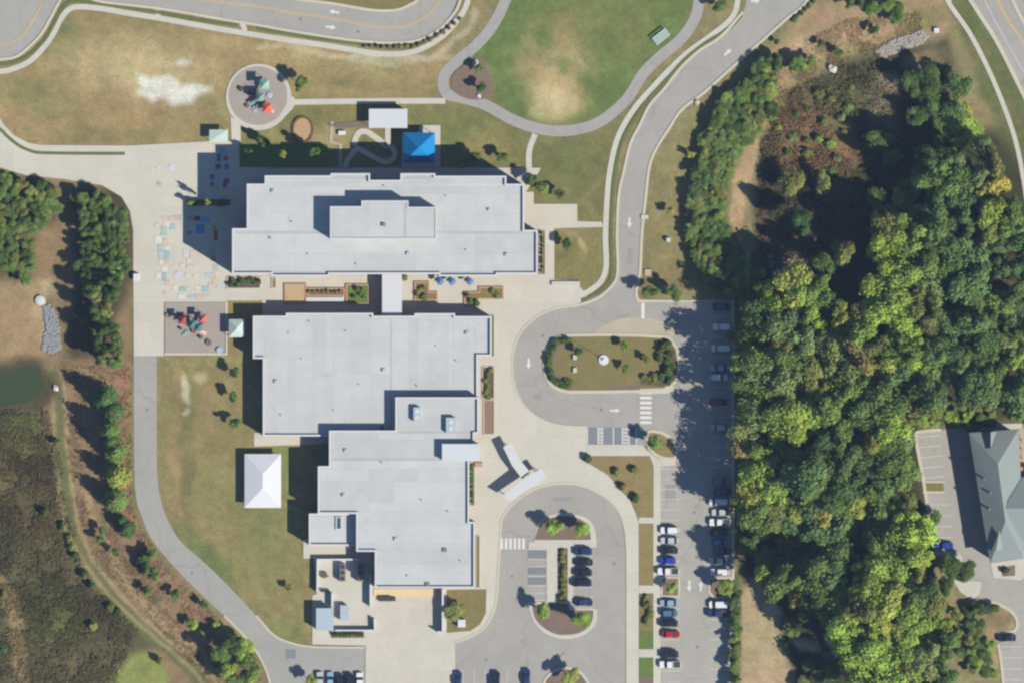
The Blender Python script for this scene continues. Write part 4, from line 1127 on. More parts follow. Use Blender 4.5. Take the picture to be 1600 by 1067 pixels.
# bleacher by the oval lawn
t = empty('bleacher', at(1033, 58), math.radians(38), 'pale mint bleacher bench beside the oval lawn path', 'bleacher')
for k in range(4):
    MB().box(-2.2, 2.2, -1.1 + k * .6, -.68 + k * .6, .35 + .25 * k, .4 + .25 * k).build('seat_plank', MT['mint'], t)
    MB().box(-2.2, 2.2, -.66 + k * .6, -.51 + k * .6, .1 + .25 * k, .14 + .25 * k).build('foot_plank', MT['mint'], t)
for x in (-2, 0, 2):
    MB().add([(x - .05, -1.1, 0), (x + .05, -1.1, 0), (x + .05, 1.0, 0), (x - .05, 1.0, 0), (x - .05, -1.1, .33), (x + .05, -1.1, .33), (x + .05, 1.0, 1.08), (x - .05, 1.0, 1.08)], [(3, 2, 1, 0), (4, 5, 6, 7), (0, 1, 5, 4), (1, 2, 6, 5), (2, 3, 7, 6), (3, 0, 4, 7)]).build('frame', MT['grey_metal'], t)
# courtyard lawn seat wall
o = slab('seat_wall', [(862, 440), (906, 440), (906, 446), (862, 446)], .6, MT['walk'], kind=None); tag(o, 'straight pale concrete seat wall below the square lawn', 'wall')

# ---- service yard
def wallrun(pts, h, w, label, mat='offwhite'):
    v, f = ribbon_mesh(pts, w, .05, h)
    t = link('yard_wall', mesh('yard_wall', v, f), MT[mat]); tag(t, label, 'wall')
wallrun([(560, 873.5), (496, 873.5), (496, 924)], 1.7, 3, 'white service yard wall wrapping the two grey machines')
wallrun([(579, 896), (579, 947)], 1.9, 2.6, 'wall dividing the service yard from the loading dock')
wallrun([(524, 984), (585, 984), (585, 966)], 1.6, 2.4, 'low wall along the bottom of the service yard')
wallrun([(692, 919), (692, 986), (684, 986)], 2.3, 3, 'tall retaining wall along the lawn side of the loading dock')
wallrun([(519, 926), (519, 948), (521, 948)], 1.7, 2.4, 'short wall stub beside the yard store roof')
t = empty('yard_store', at(507.5, 967, 0, 3), 0, 'pale blue flat roofed store in the corner of the service yard', 'store')
MB().box(-2.1, 2.1, -2.75, 2.75, 0, 2.75).build('wall', MT['panelwall'], t); MB().box(-2.25, 2.25, -2.9, 2.9, 2.75, 2.95).build('roof', MT['unit'], t)
MB().box(2.1, 2.14, -.5, .5, 0, 2.1).build('door', MT['grey_metal'], t)
for i, (x, y, w, d, lab) in enumerate(((535.5, 894, 9, 27, 'grey chiller in the service yard farther from the school wall'), (563.5, 894, 9, 27, 'grey chiller in the service yard next to the school wall'))):
    t = empty('chiller', at(x, y, .1), 0, lab, 'machine')
    MB().box(-w * S / 2, w * S / 2, -d * S / 2, d * S / 2, .1, 1.7).build('housing', MT['grey_metal'], t)
    for k in range(3):
        cy = (-d / 2 + d * (k + .5) / 3) * S
        MB().cyl((0, cy, 1.7), (0, cy, 1.8), .55, n=14).build('fan', MT['dark_metal'], t)
    for k in (-1, 1): MB().box(-w * S / 2, w * S / 2, k * 1.5 - .1, k * 1.5 + .1, 0, .1).build('foot', MT['dark_metal'], t)
t = empty('dumpster', at(538.5, 957, .1), 0, 'pale blue dumpster in the brown edged service yard bay', 'dumpster')
MB().add([(-.9, -1.9, .2), (.9, -1.9, .2), (.9, 1.9, .2), (-.9, 1.9, .2), (-1.1, -2.0, 1.5), (1.1, -2.0, 1.5), (1.1, 2.0, 1.5), (-1.1, 2.0, 1.5)], [(3, 2, 1, 0), (0, 1, 5, 4), (1, 2, 6, 5), (2, 3, 7, 6), (3, 0, 4, 7)]).build('body', MT['grey_metal'], t)
for s in (-1, 1): MB().box(-1.12, 1.12, (.02 if s > 0 else -2.02), (2.02 if s > 0 else -.02), 1.5, 1.58).build('lid', MT['unit'], t)
for x in (-.8, .8):
    for y in (-1.6, 1.6): MB().cyl((x, y, .1), (x + .01, y + .08, .1), .1, n=8).build('wheel', MT['tyre'], t)
t = empty('dock_shade_box', at(606, 935, .1), 0, 'dark box standing in for shade at the loading dock edge', 'dock_shade_box')  # dark box added in place of the shade at the dock
MB().box(-2.2, 1.0, -.6, .6, .1, .9).build('shade_box_body', MT['dark_metal'], t); MB().box(1.02, 2.0, -.55, .5, .1, .6).build('shade_box_end', MT['dark_metal'], t)
t = empty('pump_box', at(507, 898, .1), 0, 'small brown pump box inside the service yard wall', 'pump box')
MB().box(-.6, .6, -.7, .7, 0, .8).build('body', MT['timber'], t); MB().cyl((.7, -.3, .3), (1.2, -.3, .3), .15, n=8).build('pipe', MT['grey_metal'], t)
t = empty('pump_box', at(508, 923, .1), 0, 'dark pipework rack at the open end of the service yard', 'pipework')
for k in range(3): MB().cyl((-1.2, .25 * k, .4 + .1 * k), (1.2, -.3 + .25 * k, .4 + .1 * k), .12, n=8).build('pipe', MT['dark_metal'], t)
for x in (-.8, .8): MB().box(x - .06, x + .06, -.3, .6, 0, .4).build('support', MT['grey_metal'], t)
slab('asphalt_patch', rect(454, 1021, 16, 14), .062, MT['stall'])

# ---- east building with hipped grey green roof
be = empty('green_roofed_building', (0, 0, 0), 0, 'building with grey green hipped roof in the far east car park', 'building')
he, hr = 5.6, 8.7
def P3(x, y, z): return tuple(W(x, y, z))
eav = [(1514, 676), (1588, 671), (1598, 745), (1650, 745), (1650, 832), (1598, 846), (1588, 872), (1548, 878)]
MB().prism(offset_poly(ccw(wpoly(eav, he)), .5), 0, he - .02).build('wall', MT['brick'], be)
NW_, NE_, SE_, SW_ = (1514, 676), (1592, 670), (1600, 872), (1547, 880)
r0, r1 = (1559, 724), (1571, 814)
c_r = (1640, 788)
v = [P3(*NW_, he), P3(*NE_, he), P3(*SE_, he), P3(*SW_, he), P3(*r0, hr), P3(*r1, hr)]
MB().add(v, [(0, 3, 5, 4), (4, 5, 2, 1), (0, 4, 1), (3, 2, 5)]).build('roof', MT['green_roof'], be)
v = [P3(1597, 745, he), P3(1598, 846, he), P3(1665, 846, he), P3(1665, 745, he), P3(1568, 794, hr - .25), P3(1650, 794, hr - .25)]
MB().add(v, [(0, 4, 5, 3), (1, 2, 5, 4), (2, 3, 5)]).build('cross_roof', MT['green_roof'], be)
v = [P3(1534, 700, he + 1.0), P3(1541, 676, he + .6), P3(1557, 674, he + .6), P3(1548, 700, he + 2.6), P3(1548, 675, he + 2.0)]
MB().add(v, [(1, 2, 4), (1, 4, 3, 0), (2, 3, 4)]).build('gable', MT['green_roof'], be)
v = [P3(1548, 862, he + .9), P3(1566, 858, he + .9), P3(1562, 828, he + 2.9), P3(1556, 860, he + 1.7)]
MB().add(v, [(0, 1, 3), (0, 3, 2), (1, 2, 3)]).build('gable', MT['green_roof'], be)
for (x, y) in ((1538, 748), (1547, 770), (1546, 795)):
    p = W(x, y, he + 1.7); MB().cyl((p.x, p.y, he + 1.0), (p.x, p.y, he + 2.3), .28, n=10).build('roof_vent', MT['grey_metal'], be)
for k in range(4):
    a = W(1592, 690 + k * 14, he); MB().box(a.x - .4, a.x + 1.2, a.y - .5, a.y + .5, 0, 3.4).build('buttress', MT['terracotta'], be)
slab('pavement', [(1556, 662), (1640, 660), (1640, 668), (1556, 670)], cz(), MT['walk'])
slab('pavement', [(1592, 668), (1620, 668), (1620, 745), (1598, 745)], cz(), MT['tan_conc'])
slab('pavement', [(1548, 880), (1592, 872), (1604, 850), (1640, 850), (1640, 872), (1594, 906), (1552, 902)], cz(), MT['walk'])
slab('planting_bed', [(1563, 886), (1586, 882), (1586, 899), (1566, 900)], cz() + .02, MT['mulch'])
slab('planting_bed', [(1561, 676), (1592, 674), (1592, 684), (1563, 688)], cz() + .02, MT['brickbed'])
t = empty('sign_panel', at(1481, 921, .05), 0, 'upright white sign panel at the edge of the concrete pad', 'sign')
MB().box(-.18, .18, -1.4, 1.4, .5, 2.0).build('panel', MT['white_fabric'], t)
for y in (-1.1, 1.1): MB().box(-.06, .06, y - .06, y + .06, 0, .5).build('post', MT['grey_metal'], t)

# ------------------------------------------------------------------ play structures
def play_structure(x, y, label, towers, links, slides, extras, rz=0):
    t = empty('play_structure', at(x, y, cmz - .03), rz, label, 'play structure')
    for (cx, cy, s, hp, hr_, c) in towers:
        for sx in (-1, 1):
            for sy in (-1, 1):
                MB().cyl((cx + sx * s / 2, cy + sy * s / 2, 0), (cx + sx * s / 2, cy + sy * s / 2, hr_ or hp + 1), .06, n=6).build('post', MT['dark_metal'], t)
        o = MB().box(cx - s / 2, cx + s / 2, cy - s / 2, cy + s / 2, hp - .08, hp).build('platform', MT['plastic'], t); o.color = A(120, 120, 120)
        if hr_:
            k = s * .62
            v = [(cx - k, cy - k, hr_), (cx + k, cy - k, hr_), (cx + k, cy + k, hr_), (cx - k, cy + k, hr_), (cx, cy, hr_ + .8)]
            o = MB().add(v, [(0, 1, 4), (1, 2, 4), (2, 3, 4), (3, 0, 4)]).build('roof', MT['plastic'], t); o.color = A(*c)
    for (x0, y0, x1, y1, h, w, c) in links:
        d = Vector((x1 - x0, y1 - y0, 0)).normalized(); n_ = Vector((-d.y, d.x, 0)) * w / 2
        q = [(x0 + n_.x, y0 + n_.y), (x1 + n_.x, y1 + n_.y), (x1 - n_.x, y1 - n_.y), (x0 - n_.x, y0 - n_.y)]
        o = MB().prism(q, h - .1, h).build('bridge', MT['plastic'], t); o.color = A(*c)
    for (x0, y0, x1, y1, h, w, c) in slides:
        d = Vector((x1 - x0, y1 - y0, 0)); dn = d.normalized(); n_ = Vector((-dn.y, dn.x, 0)) * w / 2
        v = []; f = []
        for k in range(9):
            u = k / 8; z = h * (1 - u) ** 1.1 * (1 + .15 * math.sin(u * PI)) + .15
            p = Vector((x0, y0, 0)) + d * u
            for s, dz in ((1, .22), (1, 0), (-1, 0), (-1, .22)): v.append((p.x + n_.x * s, p.y + n_.y * s, z + dz))
        for k in range(8):
            for j in range(3): f.append((4 * k + j, 4 * k + j + 1, 4 * k + 5 + j, 4 * k + 4 + j))
        o = MB().add(v, f).build('slide', MT['plastic'], t); o.color = A(*c)
    for (cx, cy, r, h, c) in extras:
        o = MB().cyl((cx, cy, 0), (cx, cy, h), r, r * .8, 10).build('climber_or_shade_drum', MT['plastic'], t); o.color = A(*c)
    return t
TL, TL2, RD, RD2, SAL = (84, 134, 132), (134, 172, 158), (176, 78, 88), (212, 112, 110), (226, 168, 150)
play_structure(303, 510, 'teal and red play structure on the square playground',
    [(-2.9, 1.6, 1.6, 1.4, 2.9, RD), (-.3, .6, 1.6, 1.5, 3.0, TL), (1.3, -.3, 1.6, 1.5, 3.1, TL), (2.4, 2.0, 1.6, 1.4, 2.9, RD2)],
    [(-2.2, 1.4, -.9, .8, 1.4, 1.0, TL), (1.6, .4, 2.2, 1.3, 1.4, 1.0, (60, 90, 96)), (-.3, .4, 1.2, -.2, 1.5, 1.2, TL)],
    [(1.5, -1.0, 3.2, -2.0, 1.4, .8, SAL), (.3, -.6, -.2, -1.8, 1.3, .7, (200, 80, 86)), (-2.9, 2.2, -4.2, 3.0, 1.3, .8, (170, 40, 66))],
    [(1.9, -2.9, .5, .8, TL), (-3.4, -.6, .4, .7, (80, 110, 70)), (-1.9, -1.6, .7, .3, (150, 176, 178)), (-2.6, -2.2, .5, .3, (170, 190, 190))])
play_structure(404, 150, 'teal and orange red play structure on the circular playground',
    [(.4, -.5, 1.6, 1.5, 3.0, TL2), (-.6, 1.0, 1.4, 1.3, None, TL2), (1.6, 2.9, 2.0, 1.6, 3.2, (160, 200, 184)), (2.3, -3.2, 1.9, 1.4, 2.8, (238, 110, 90))],
    [(-.4, 4.0, 1.2, 3.2, 1.6, .9, (140, 190, 172)), (.4, 0, 1.4, 2.2, 1.5, .9, (150, 170, 166)), (.6, -1.2, 1.9, -2.6, 1.4, .9, (150, 90, 90)), (-.2, -.8, -2.0, -2.4, 1.2, .8, (130, 180, 168))],
    [(2.8, -3.6, 4.0, -4.2, 1.3, .8, (250, 160, 140)), (-.4, -1.0, -1.2, -3.4, 1.2, .7, (170, 186, 190))],
    [(-4.6, 1.8, .75, .6, (96, 76, 80)), (-2.3, .5, .6, .6, (104, 84, 90)), (-3.0, -2.6, .6, .5, (120, 104, 96)), (2.8, .2, .8, .25, (196, 194, 214)), (-1.0, -3.9, .6, .2, (180, 186, 196))])  # the dark brown drums stand in for shadow spots
for (x, y, r, c, lab, nm) in ((326, 535, .8, (120, 112, 106), 'grey spinner at the lower side of the square playground', 'spinner'), (343, 547, .8, (184, 200, 220), 'pale blue spring rocker in the corner of the square playground', 'spring_rocker'), (262, 493, .6, (150, 134, 120), 'brown stump step at the edge of the square playground', 'stump_step')):
    t = empty(nm, at(x, y, cmz - .03), 0, lab, 'play equipment')
    o = MB().cyl((0, 0, .25), (0, 0, .4), r, n=14).build('disc', MT['plastic'], t); o.color = A(*c)
    MB().cyl((0, 0, 0), (0, 0, .25), .1, n=8).build('stem', MT['dark_metal'], t)

# ------------------------------------------------------------------ cars
def rounded(L, Wd, r, n=4, taper=.0):
    pts = []
    for (sx, sy, a0) in ((1, 1, 0), (-1, 1, 90), (-1, -1, 180), (1, -1, 270)):
        for k in range(n + 1):
            a = math.radians(a0 + 90 * k / n)
            x = sx * (L / 2 - r) + r * math.cos(a); y = sy * (Wd / 2 - r) + r * math.sin(a)
            y *= 1 - taper * (abs(x) / (L / 2)) ** 3
            pts.append((x, y))
    return pts
def ringloft(rings, cap_top=True, cap_bot=True):
    m = MB(); n = len(rings[0]); v = [p for r in rings for p in r]; f = []
    for i in range(len(rings) - 1):
        for k in range(n):
            f.append((i * n + k, i * n + (k + 1) % n, (i + 1) * n + (k + 1) % n, (i + 1) * n + k))
    if cap_top: f.append(tuple(range((len(rings) - 1) * n, len(rings) * n)))
    if cap_bot: f.append(tuple(range(n - 1, -1, -1)))
    return m.add(v, f)
CAR = {}
def car_kind(kind):
    if kind in CAR: return CAR[kind]
    # L, W, hood height, roof height, cabin bottom x0..x1, top x0..x1
    L, Wd, hb, ht, b0, b1, t0, t1 = dict(
        sedan=(4.7, 1.82, .92, 1.44, -1.85, 1.15, -1.15, .35),
        suv=(4.7, 1.92, 1.06, 1.72, -2.2, 1.15, -1.95, .45),
        hatch=(4.2, 1.78, .98, 1.50, -1.95, 1.15, -1.6, .4),
        van=(5.1, 2.0, 1.08, 1.78, -2.45, 1.65, -2.2, .85),
        pickup=(5.6, 2.0, 1.08, 1.82, -.75, 1.45, -.45, .75))[kind]
    parts = []
    rings = []
    for z, sc_, in ((.22, .97), (.38, 1.0), (.62, 1.0), (hb - .08, .985), (hb, .93)):
        rings.append([(x * (1 if sc_ > .95 else .975), y * sc_, z - (.10 if (z > .8 and abs(x) > L * .36 and kind != 'pickup') else 0)) for x, y in rounded(L, Wd, .42, 4, .10)])
    parts.append(('body', ringloft(rings).me('car_body', MT['paint']), None))
    wb_, wt = Wd * .44, Wd * .36
    z0, z1 = hb - .03, ht - .04
    B = [(b0, -wb_, z0), (b1, -wb_, z0), (b1, wb_, z0), (b0, wb_, z0)]
    T = [(t0, -wt, z1), (t1, -wt, z1), (t1, wt, z1), (t0, wt, z1)]
    def panel(a, b, c, d):
        return MB().add([a, b, c, d], [(0, 1, 2, 3)])
    parts.append(('windscreen', panel(B[1], B[2], T[2], T[1]).me('windscreen', MT['glass']), None))
    parts.append(('rear_window', panel(B[3], B[0], T[0], T[3]).me('rear_window', MT['glass']), None))
    parts.append(('side_window', panel(B[0], B[1], T[1], T[0]).me('side_window', MT['glass']), None))
    parts.append(('side_window', panel(B[2], B[3], T[3], T[2]).me('side_window', MT['glass']), None))
    rl = rounded(t1 - t0 + .12, wt * 2 + .1, .22, 3)
    cx = (t0 + t1) / 2
    parts.append(('roof', ringloft([[(x + cx, y, ht - .06) for x, y in rl], [(x + cx, y, ht - .01) for x, y in rl], [(x * .9 + cx, y * .9, ht + .02) for x, y in rl]]).me('car_roof', MT['paint']), None))
    wm = MB().cyl((0, -.11, 0), (0, .11, 0), .33, n=14).me('wheel', MT['tyre'])
    rm = MB().cyl((0, -.115, 0), (0, .115, 0), .2, n=10).me('rim', MT['unit'])
    for sx in (-1, 1):
        for sy in (-1, 1):
            parts.append(('wheel', wm, (sx * L * .30, sy * (Wd / 2 - .1), .33)))
    hl = MB().box(-.06, .06, -.18, .18, -.07, .07).me('headlight', MT['lamp'])
    tl = MB().box(-.05, .05, -.16, .16, -.09, .09).me('tail_light', MT['tail'])
    for sy in (-1, 1):
        parts.append(('headlight', hl, (L / 2 - .08, sy * Wd * .33, hb - .30)))
        parts.append(('tail_light', tl, (-L / 2 + .06, sy * Wd * .34, hb - .25)))
        parts.append(('mirror', MB().box(-.08, .08, -.1, .1, -.06, .06).me('mirror', MT['dark_metal']), (b1 - .35, sy * (Wd / 2 + .06), hb + .06)))
    if kind == 'pickup':
        parts.append(('cargo_bed', MB().box(-L / 2 + .15, b0 - .12, -Wd * .4, Wd * .4, hb - .02, hb + .012).me('cargo_bed', MT['dark_metal']), None))
    CAR[kind] = parts
    return parts
CARCOL = dict(white=(246, 246, 246), silver=(196, 204, 210), black=(34, 36, 46), blue=(40, 66, 190), red=(190, 22, 44), lblue=(150, 184, 208), steel=(84, 124, 160), grey=(120, 124, 130), navy=(40, 58, 108), maroon=(120, 40, 48), teal=(70, 130, 170))
def car(x, y, colr, kind, label, heading=0, group=None, z=.05):
    t = empty('parked_car', at(x, y, z), math.radians(heading), label, 'car', group)
    for nm, me, off in car_kind(kind):
        o = link(nm, me, None, t, off)
        o.color = A(*CARCOL[colr])
    return t
gW, gE = 'cars parked in the west row of the long car park', 'cars parked in the east row of the long car park'
for a in [
    (1046, 828, 'white', 'suv', 'white suv, topmost car of the long car park west row', 180),
    (1046, 844, 'silver', 'sedan', 'silver white saloon parked between a white suv and a black car', 180),
    (1045, 859.5, 'black', 'sedan', 'black saloon parked just above the blue car', 180),
    (1043, 875.5, 'blue', 'hatch', 'bright blue hatchback between the black saloon and a white pickup', 180),
    (1044, 892, 'white', 'pickup', 'white pickup parked next to the mulch island tree', 180),
    (1045, 941.5, 'lblue', 'sedan', 'pale blue saloon, first car below the mulch island', 180),
    (1046, 957.5, 'steel', 'hatch', 'steel blue hatchback second below the mulch island', 0),
    (1045, 973, 'black', 'suv', 'black suv parked directly above the red car', 180),
    (1048, 990, 'red', 'sedan', 'red saloon, the only red car in the long car park', 0),
    (1046, 1021.5, 'black', 'suv', 'black suv near the bottom with an empty bay above it', 180),
    (1047, 1037.5, 'white', 'pickup', 'white pickup, lowest car in the west row', 180)]:
    car(a[0], a[1], a[2], a[3], a[4], a[5], gW)
for a in [
    (1128, 511, 'white', 'suv', 'pale suv alone in the tree shade at the top of the car park', 180),
    (1127, 544, 'white', 'van', 'pale van in the tree shade second from the top', 180),
    (1124, 575, 'lblue', 'sedan', 'light blue saloon in deep shade above a pale suv', 180),
    (1123, 589.5, 'white', 'suv', 'pale suv in deep shade directly below a light blue saloon', 0),
    (1122, 628, 'maroon', 'sedan', 'dark maroon saloon hidden in the deepest tree shade', 180),
    (1123, 668, 'silver', 'hatch', 'silver hatchback at the lower end of the tree shade', 180),
    (1127, 480, 'navy', 'sedan', 'navy saloon in the shaded top corner of the car park', 180),
    (1126, 752, 'steel', 'suv', 'steel blue suv at the edge of the tree shadow', 0),
    (1128, 768, 'navy', 'sedan', 'navy saloon between steel blue suv and white van', 180),
    (1123, 784, 'white', 'van', 'bright white van sticking out of the shaded row', 180),
    (1126, 800, 'silver', 'sedan', 'silver saloon just below the white van', 180),
    (1125, 815.5, 'white', 'pickup', 'white pickup in the east row below the silver saloon', 180),
    (1123, 831, 'black', 'suv', 'black suv between the white pickup and a bright blue car', 180),
    (1124, 846.5, 'teal', 'hatch', 'bright sky blue hatchback at the edge of the dark shade', 0),
    (1128, 861, 'navy', 'sedan', 'dark navy saloon below the sky blue hatchback', 0),
    (1122, 876, 'silver', 'sedan', 'silver grey saloon half in shade above the white suv', 180),
    (1124, 893.5, 'white', 'suv', 'white suv parked above the east row tree island', 180),
    (1123, 944, 'white', 'van', 'white van, first car below the east row tree island', 180),
    (1122, 957.5, 'navy', 'pickup', 'long navy pickup beside the white van', 180)]:
    car(a[0], a[1], a[2], a[3], a[4], a[5], gE)
gM = 'cars parked in the middle of the south loop'
for a in [(911, 861, 'navy', 'suv', 'navy suv, topmost car inside the south loop', 180), (912, 878, 'black', 'sedan', 'black saloon second from the top inside the south loop', 180), (911, 894, 'black', 'suv', 'black suv third from the top inside the south loop', 180), (909, 910, 'black', 'van', 'black van fourth from the top inside the south loop', 180), (912, 940.5, 'navy', 'sedan', 'navy saloon parked alone below an empty bay in the south loop', 0)]:
    car(a[0], a[1], a[2], a[3], a[4], a[5], gM)
gB = 'cars along the bottom edge of the photograph'
for a in [(716, 1062, 'navy', 'sedan', 'navy car at the bottom edge next to the loading yard', 90), (775.5, 1062, 'black', 'suv', 'black suv at the bottom edge, alone between empty bays', 90), (823, 1058, 'navy', 'sedan', 'navy saloon at the bottom edge near the mulch island', 90),
          (500, 1063, 'silver', 'suv', 'silver car at the bottom edge by the yellow green tree', 90), (516, 1063, 'lblue', 'sedan', 'pale blue saloon at the bottom edge beside the silver car', 90), (531, 1066, 'black', 'suv', 'black suv at the bottom edge in the service car park', 90), (546, 1066, 'black', 'van', 'black van at the bottom edge in the service car park', 90), (562, 1064, 'white', 'suv', 'white car at the bottom edge against the loading yard', 90)]:
    car(a[0], a[1], a[2], a[3], a[4], a[5], gB)
car(1475, 852, 'blue', 'sedan', 'bright blue saloon alone in the car park of the green roofed building', 182)
car(1573, 996, 'black', 'sedan', 'black saloon alone beside the grassy point in the far car park', 182)

# ------------------------------------------------------------------ trees
def leaf_cloud(lobes, n, size, seed, up=.35):
    """lobes: (centre, radii); quads scattered over the lobes' shells and tilted towards the outside"""
    r = np.random.default_rng(seed)
    w = np.array([l[1][0] * l[1][1] for l in lobes]); w = w / w.sum()
    which = r.choice(len(lobes), n, p=w)
    C_ = np.array([l[0] for l in lobes])[which]; Rd = np.array([l[1] for l in lobes])[which]
    d = r.normal(size=(n, 3)); d /= np.linalg.norm(d, axis=1)[:, None]
    d[:, 2] = np.where(d[:, 2] < -.25, -d[:, 2], d[:, 2])
    rad = 1 - np.abs(r.normal(0, .2, n)); rad = np.clip(rad + (r.random(n) < .3) * r.uniform(0, .42, n), .3, 1.4)
    P = C_ + d * Rd * rad[:, None]
    nrm = d + r.normal(0, .55, (n, 3)); nrm[:, 2] += up
    nrm /= np.linalg.norm(nrm, axis=1)[:, None]
    a = np.cross(nrm, r.normal(size=(n, 3))); a /= np.linalg.norm(a, axis=1)[:, None]
    b = np.cross(nrm, a)
    s = size * r.uniform(.6, 1.35, n)[:, None]
    asp = r.uniform(.55, 1.0, n)[:, None]
    vs = np.stack([P - a * s - b * s * asp, P + a * s - b * s * asp, P + a * s + b * s * asp, P - a * s + b * s * asp], 1).reshape(-1, 3)
    q = np.arange(4 * n).reshape(n, 4)
    lob_t = r.uniform(.78, 1.25, len(lobes))[which]
    t = lob_t * r.uniform(.8, 1.2, n)
    hue = r.normal(0, .06, n)
    colr = np.stack([t * (1 + hue), t, t * (1 - hue)], 1)
    return vs, q, np.repeat(colr, 4, 0)
def broad_crown(seed, Rr=4.0, Ht=11.0, n=5200, size=.185):
    r = random.Random(seed); lobes = []
    zc = Ht * .66
    lobes.append(((0, 0, zc), (Rr * .55, Rr * .55, Ht * .24)))
    for k in range(r.randint(10, 16)):
        a = r.uniform(0, 2 * PI); d = Rr * r.uniform(.35, .72); s = Rr * r.uniform(.2, .44)
        z = zc + Ht * r.uniform(-.2, .24) * (1.2 - d / Rr * .6)
        lobes.append(((d * math.cos(a), d * math.sin(a), z), (s, s, s * r.uniform(.7, 1.0))))
    v, q, c = leaf_cloud(lobes, n, size, seed)
    me = fast_mesh('crown', v, q, c); me.materials.append(MT['leaf']); return me
def cone_crown(seed, Rr=2.2, Ht=11.0, n=2600, size=.19):
    r = random.Random(seed); lobes = []
    for k in range(14):
        u = k / 13; z = Ht * (.16 + .8 * u); rr = Rr * (1 - u) ** .75 * .62 + .25
        for j in range(3 if u < .75 else 1):
            a = r.uniform(0, 6.28); d = rr * .55 * (u < .85)
            lobes.append(((d * math.cos(a), d * math.sin(a), z), (rr, rr, rr * .6)))
    v, q, c = leaf_cloud(lobes, n, size, seed)
    me = fast_mesh('crown', v, q, c); me.materials.append(MT['leaf']); return me
def bush_crown(seed, n=900, size=.12):
    r = random.Random(seed); lobes = [((0, 0, .55), (.7, .7, .55))]
    for k in range(6):
        a = r.uniform(0, 6.28); lobes.append(((.55 * math.cos(a), .55 * math.sin(a), r.uniform(.35, .8)), (.42, .42, .38)))
    v, q, c = leaf_cloud(lobes, n, size, seed)
    me = fast_mesh('crown', v, q, c); me.materials.append(MT['leaf']); return me
def trunk_mesh(seed, Ht, r0=.22, limbs=5):
    r = random.Random(seed); m = MB()
    m.cyl((0, 0, 0), (.1, .05, Ht * .45), r0, r0 * .6, 8, False); m.cyl((.1, .05, Ht * .45), (0, .1, Ht * .8), r0 * .6, r0 * .2, 7, False)
    for k in range(limbs):
        a = r.uniform(0, 6.28); z = Ht * r.uniform(.3, .55); L = Ht * r.uniform(.16, .26)
        m.cyl((.08, .05, z), (L * math.cos(a), L * math.sin(a), z + L * .9), r0 * .35, r0 * .1, 6, False)
    return m.me('trunk', MT['bark'])
BC = [broad_crown(100 + i) for i in range(9)]
BS = [broad_crown(150 + i, n=1500, size=.2) for i in range(4)]
BT = [trunk_mesh(i, 11.0) for i in range(3)]
CC = [cone_crown(200 + i) for i in range(4)]
CT = [trunk_mesh(20 + i, 10.5, .18, 0) for i in range(2)]
SB = [bush_crown(300 + i) for i in range(6)]
ST = trunk_mesh(50, 1.1, .05, 5)
TC = dict(green=(96, 118, 66), dark=(80, 101, 60), bright=(122, 144, 72), yellow=(138, 146, 76), olive=(114, 122, 72), gold=(152, 148, 82), teal=(90, 114, 72), brown=(132, 126, 82), lime=(130, 154, 72), sage=(110, 126, 82), pine=(78, 101, 60))
FOL = 1.8
TN = dict(green='mid green', dark='dark green', bright='bright green', yellow='yellow green', olive='olive green', gold='golden yellow', teal='deep green', brown='brownish', lime='lime green', sage='grey green', pine='dark green')
TONE = {}
def tree(x, y, r, h, c, kind='broad', label=None, group=None, name=None, z=0.0, jit=.1, thin=False):
    p = W(x, y, h * .65); p.z = z
    nm = name or {'broad': 'broadleaf_tree', 'cone': 'conifer_tree', 'bush': 'shrub'}[kind]
    t = empty(nm, p, R(0, 6.28), label, {'broad': 'tree', 'cone': 'tree', 'bush': 'shrub'}[kind], group)
    if kind == 'broad': sx, sz, cm, tm = r / 4.0, h / 11.0, random.choice(BS if thin else BC), random.choice(BT)
    elif kind == 'cone': sx, sz, cm, tm = r / 2.0, h / 11.0, random.choice(CC), random.choice(CT)
    else: sx, sz, cm, tm = r, h / 1.15, random.choice(SB), ST
    q_ = 1.0 if kind != 'broad' else R(.8, 1.25)
    t.scale = (sx * q_, sx / q_, sz)
    cr = link('crown', cm, None, t); link('trunk', tm, None, t)
    k = [min(v * FOL, .6) for v in A(*TC[c])[:3]]; g = 1 + R(-jit, jit) * 1.5; w = R(-jit, jit) * .7
    cr.color = (k[0] * g * (1 + w) * 1.05, k[1] * g, k[2] * g * (1 - w) * .86, 1)
    TONE[t.name] = TN[c]
    return t

# --- named trees near buildings and roads
def small(x, y, r, h, c, label, kind='broad', z=0.0): return tree(x, y, r, h, c, kind, label, None, None, z)
small(470, 131, 1.9, 5.2, 'green', 'green tree beside the rim of the circular playground')
small(748, 108, 1.3, 3.2, 'green', 'small tree in the upper part of the mulch triangle', z=.1); small(752, 138, 1.5, 3.6, 'dark', 'dark small tree in the lower part of the mulch triangle', z=.1)
small(1016, 457, 2.1, 5.5, 'green', 'green tree at the verge corner by the stop line'); small(1054, 457, 2.2, 5.2, 'green', 'green tree farther from the stop line on the verge corner')
small(1125, 10, 1.8, 4.5, 'green', 'green tree at the top edge beside the entrance pavement')
small(1047, 330, 1.2, 3.0, 'yellow', 'yellowish sapling alone on the east verge'); small(1079, 242, 1.1, 2.8, 'yellow', 'yellowish sapling on the verge beside the hedgerow shadow'); small(1134, 149, 1.2, 3.0, 'lime', 'lime sapling at the upper end of the hedgerow')
small(864, 824, 2.3, 5.2, 'lime', 'lime green tree on the west side of the upper loop island', z=.16); small(909, 824, 2.2, 5.2, 'lime', 'lime green tree on the east side of the upper loop island', z=.16)
small(847, 955, 2.3, 6.0, 'lime', 'lime green tree on the west side of the lower loop island', z=.16); small(908, 968, 2.4, 6.0, 'lime', 'lime green tree on the east side of the lower loop island', z=.16)
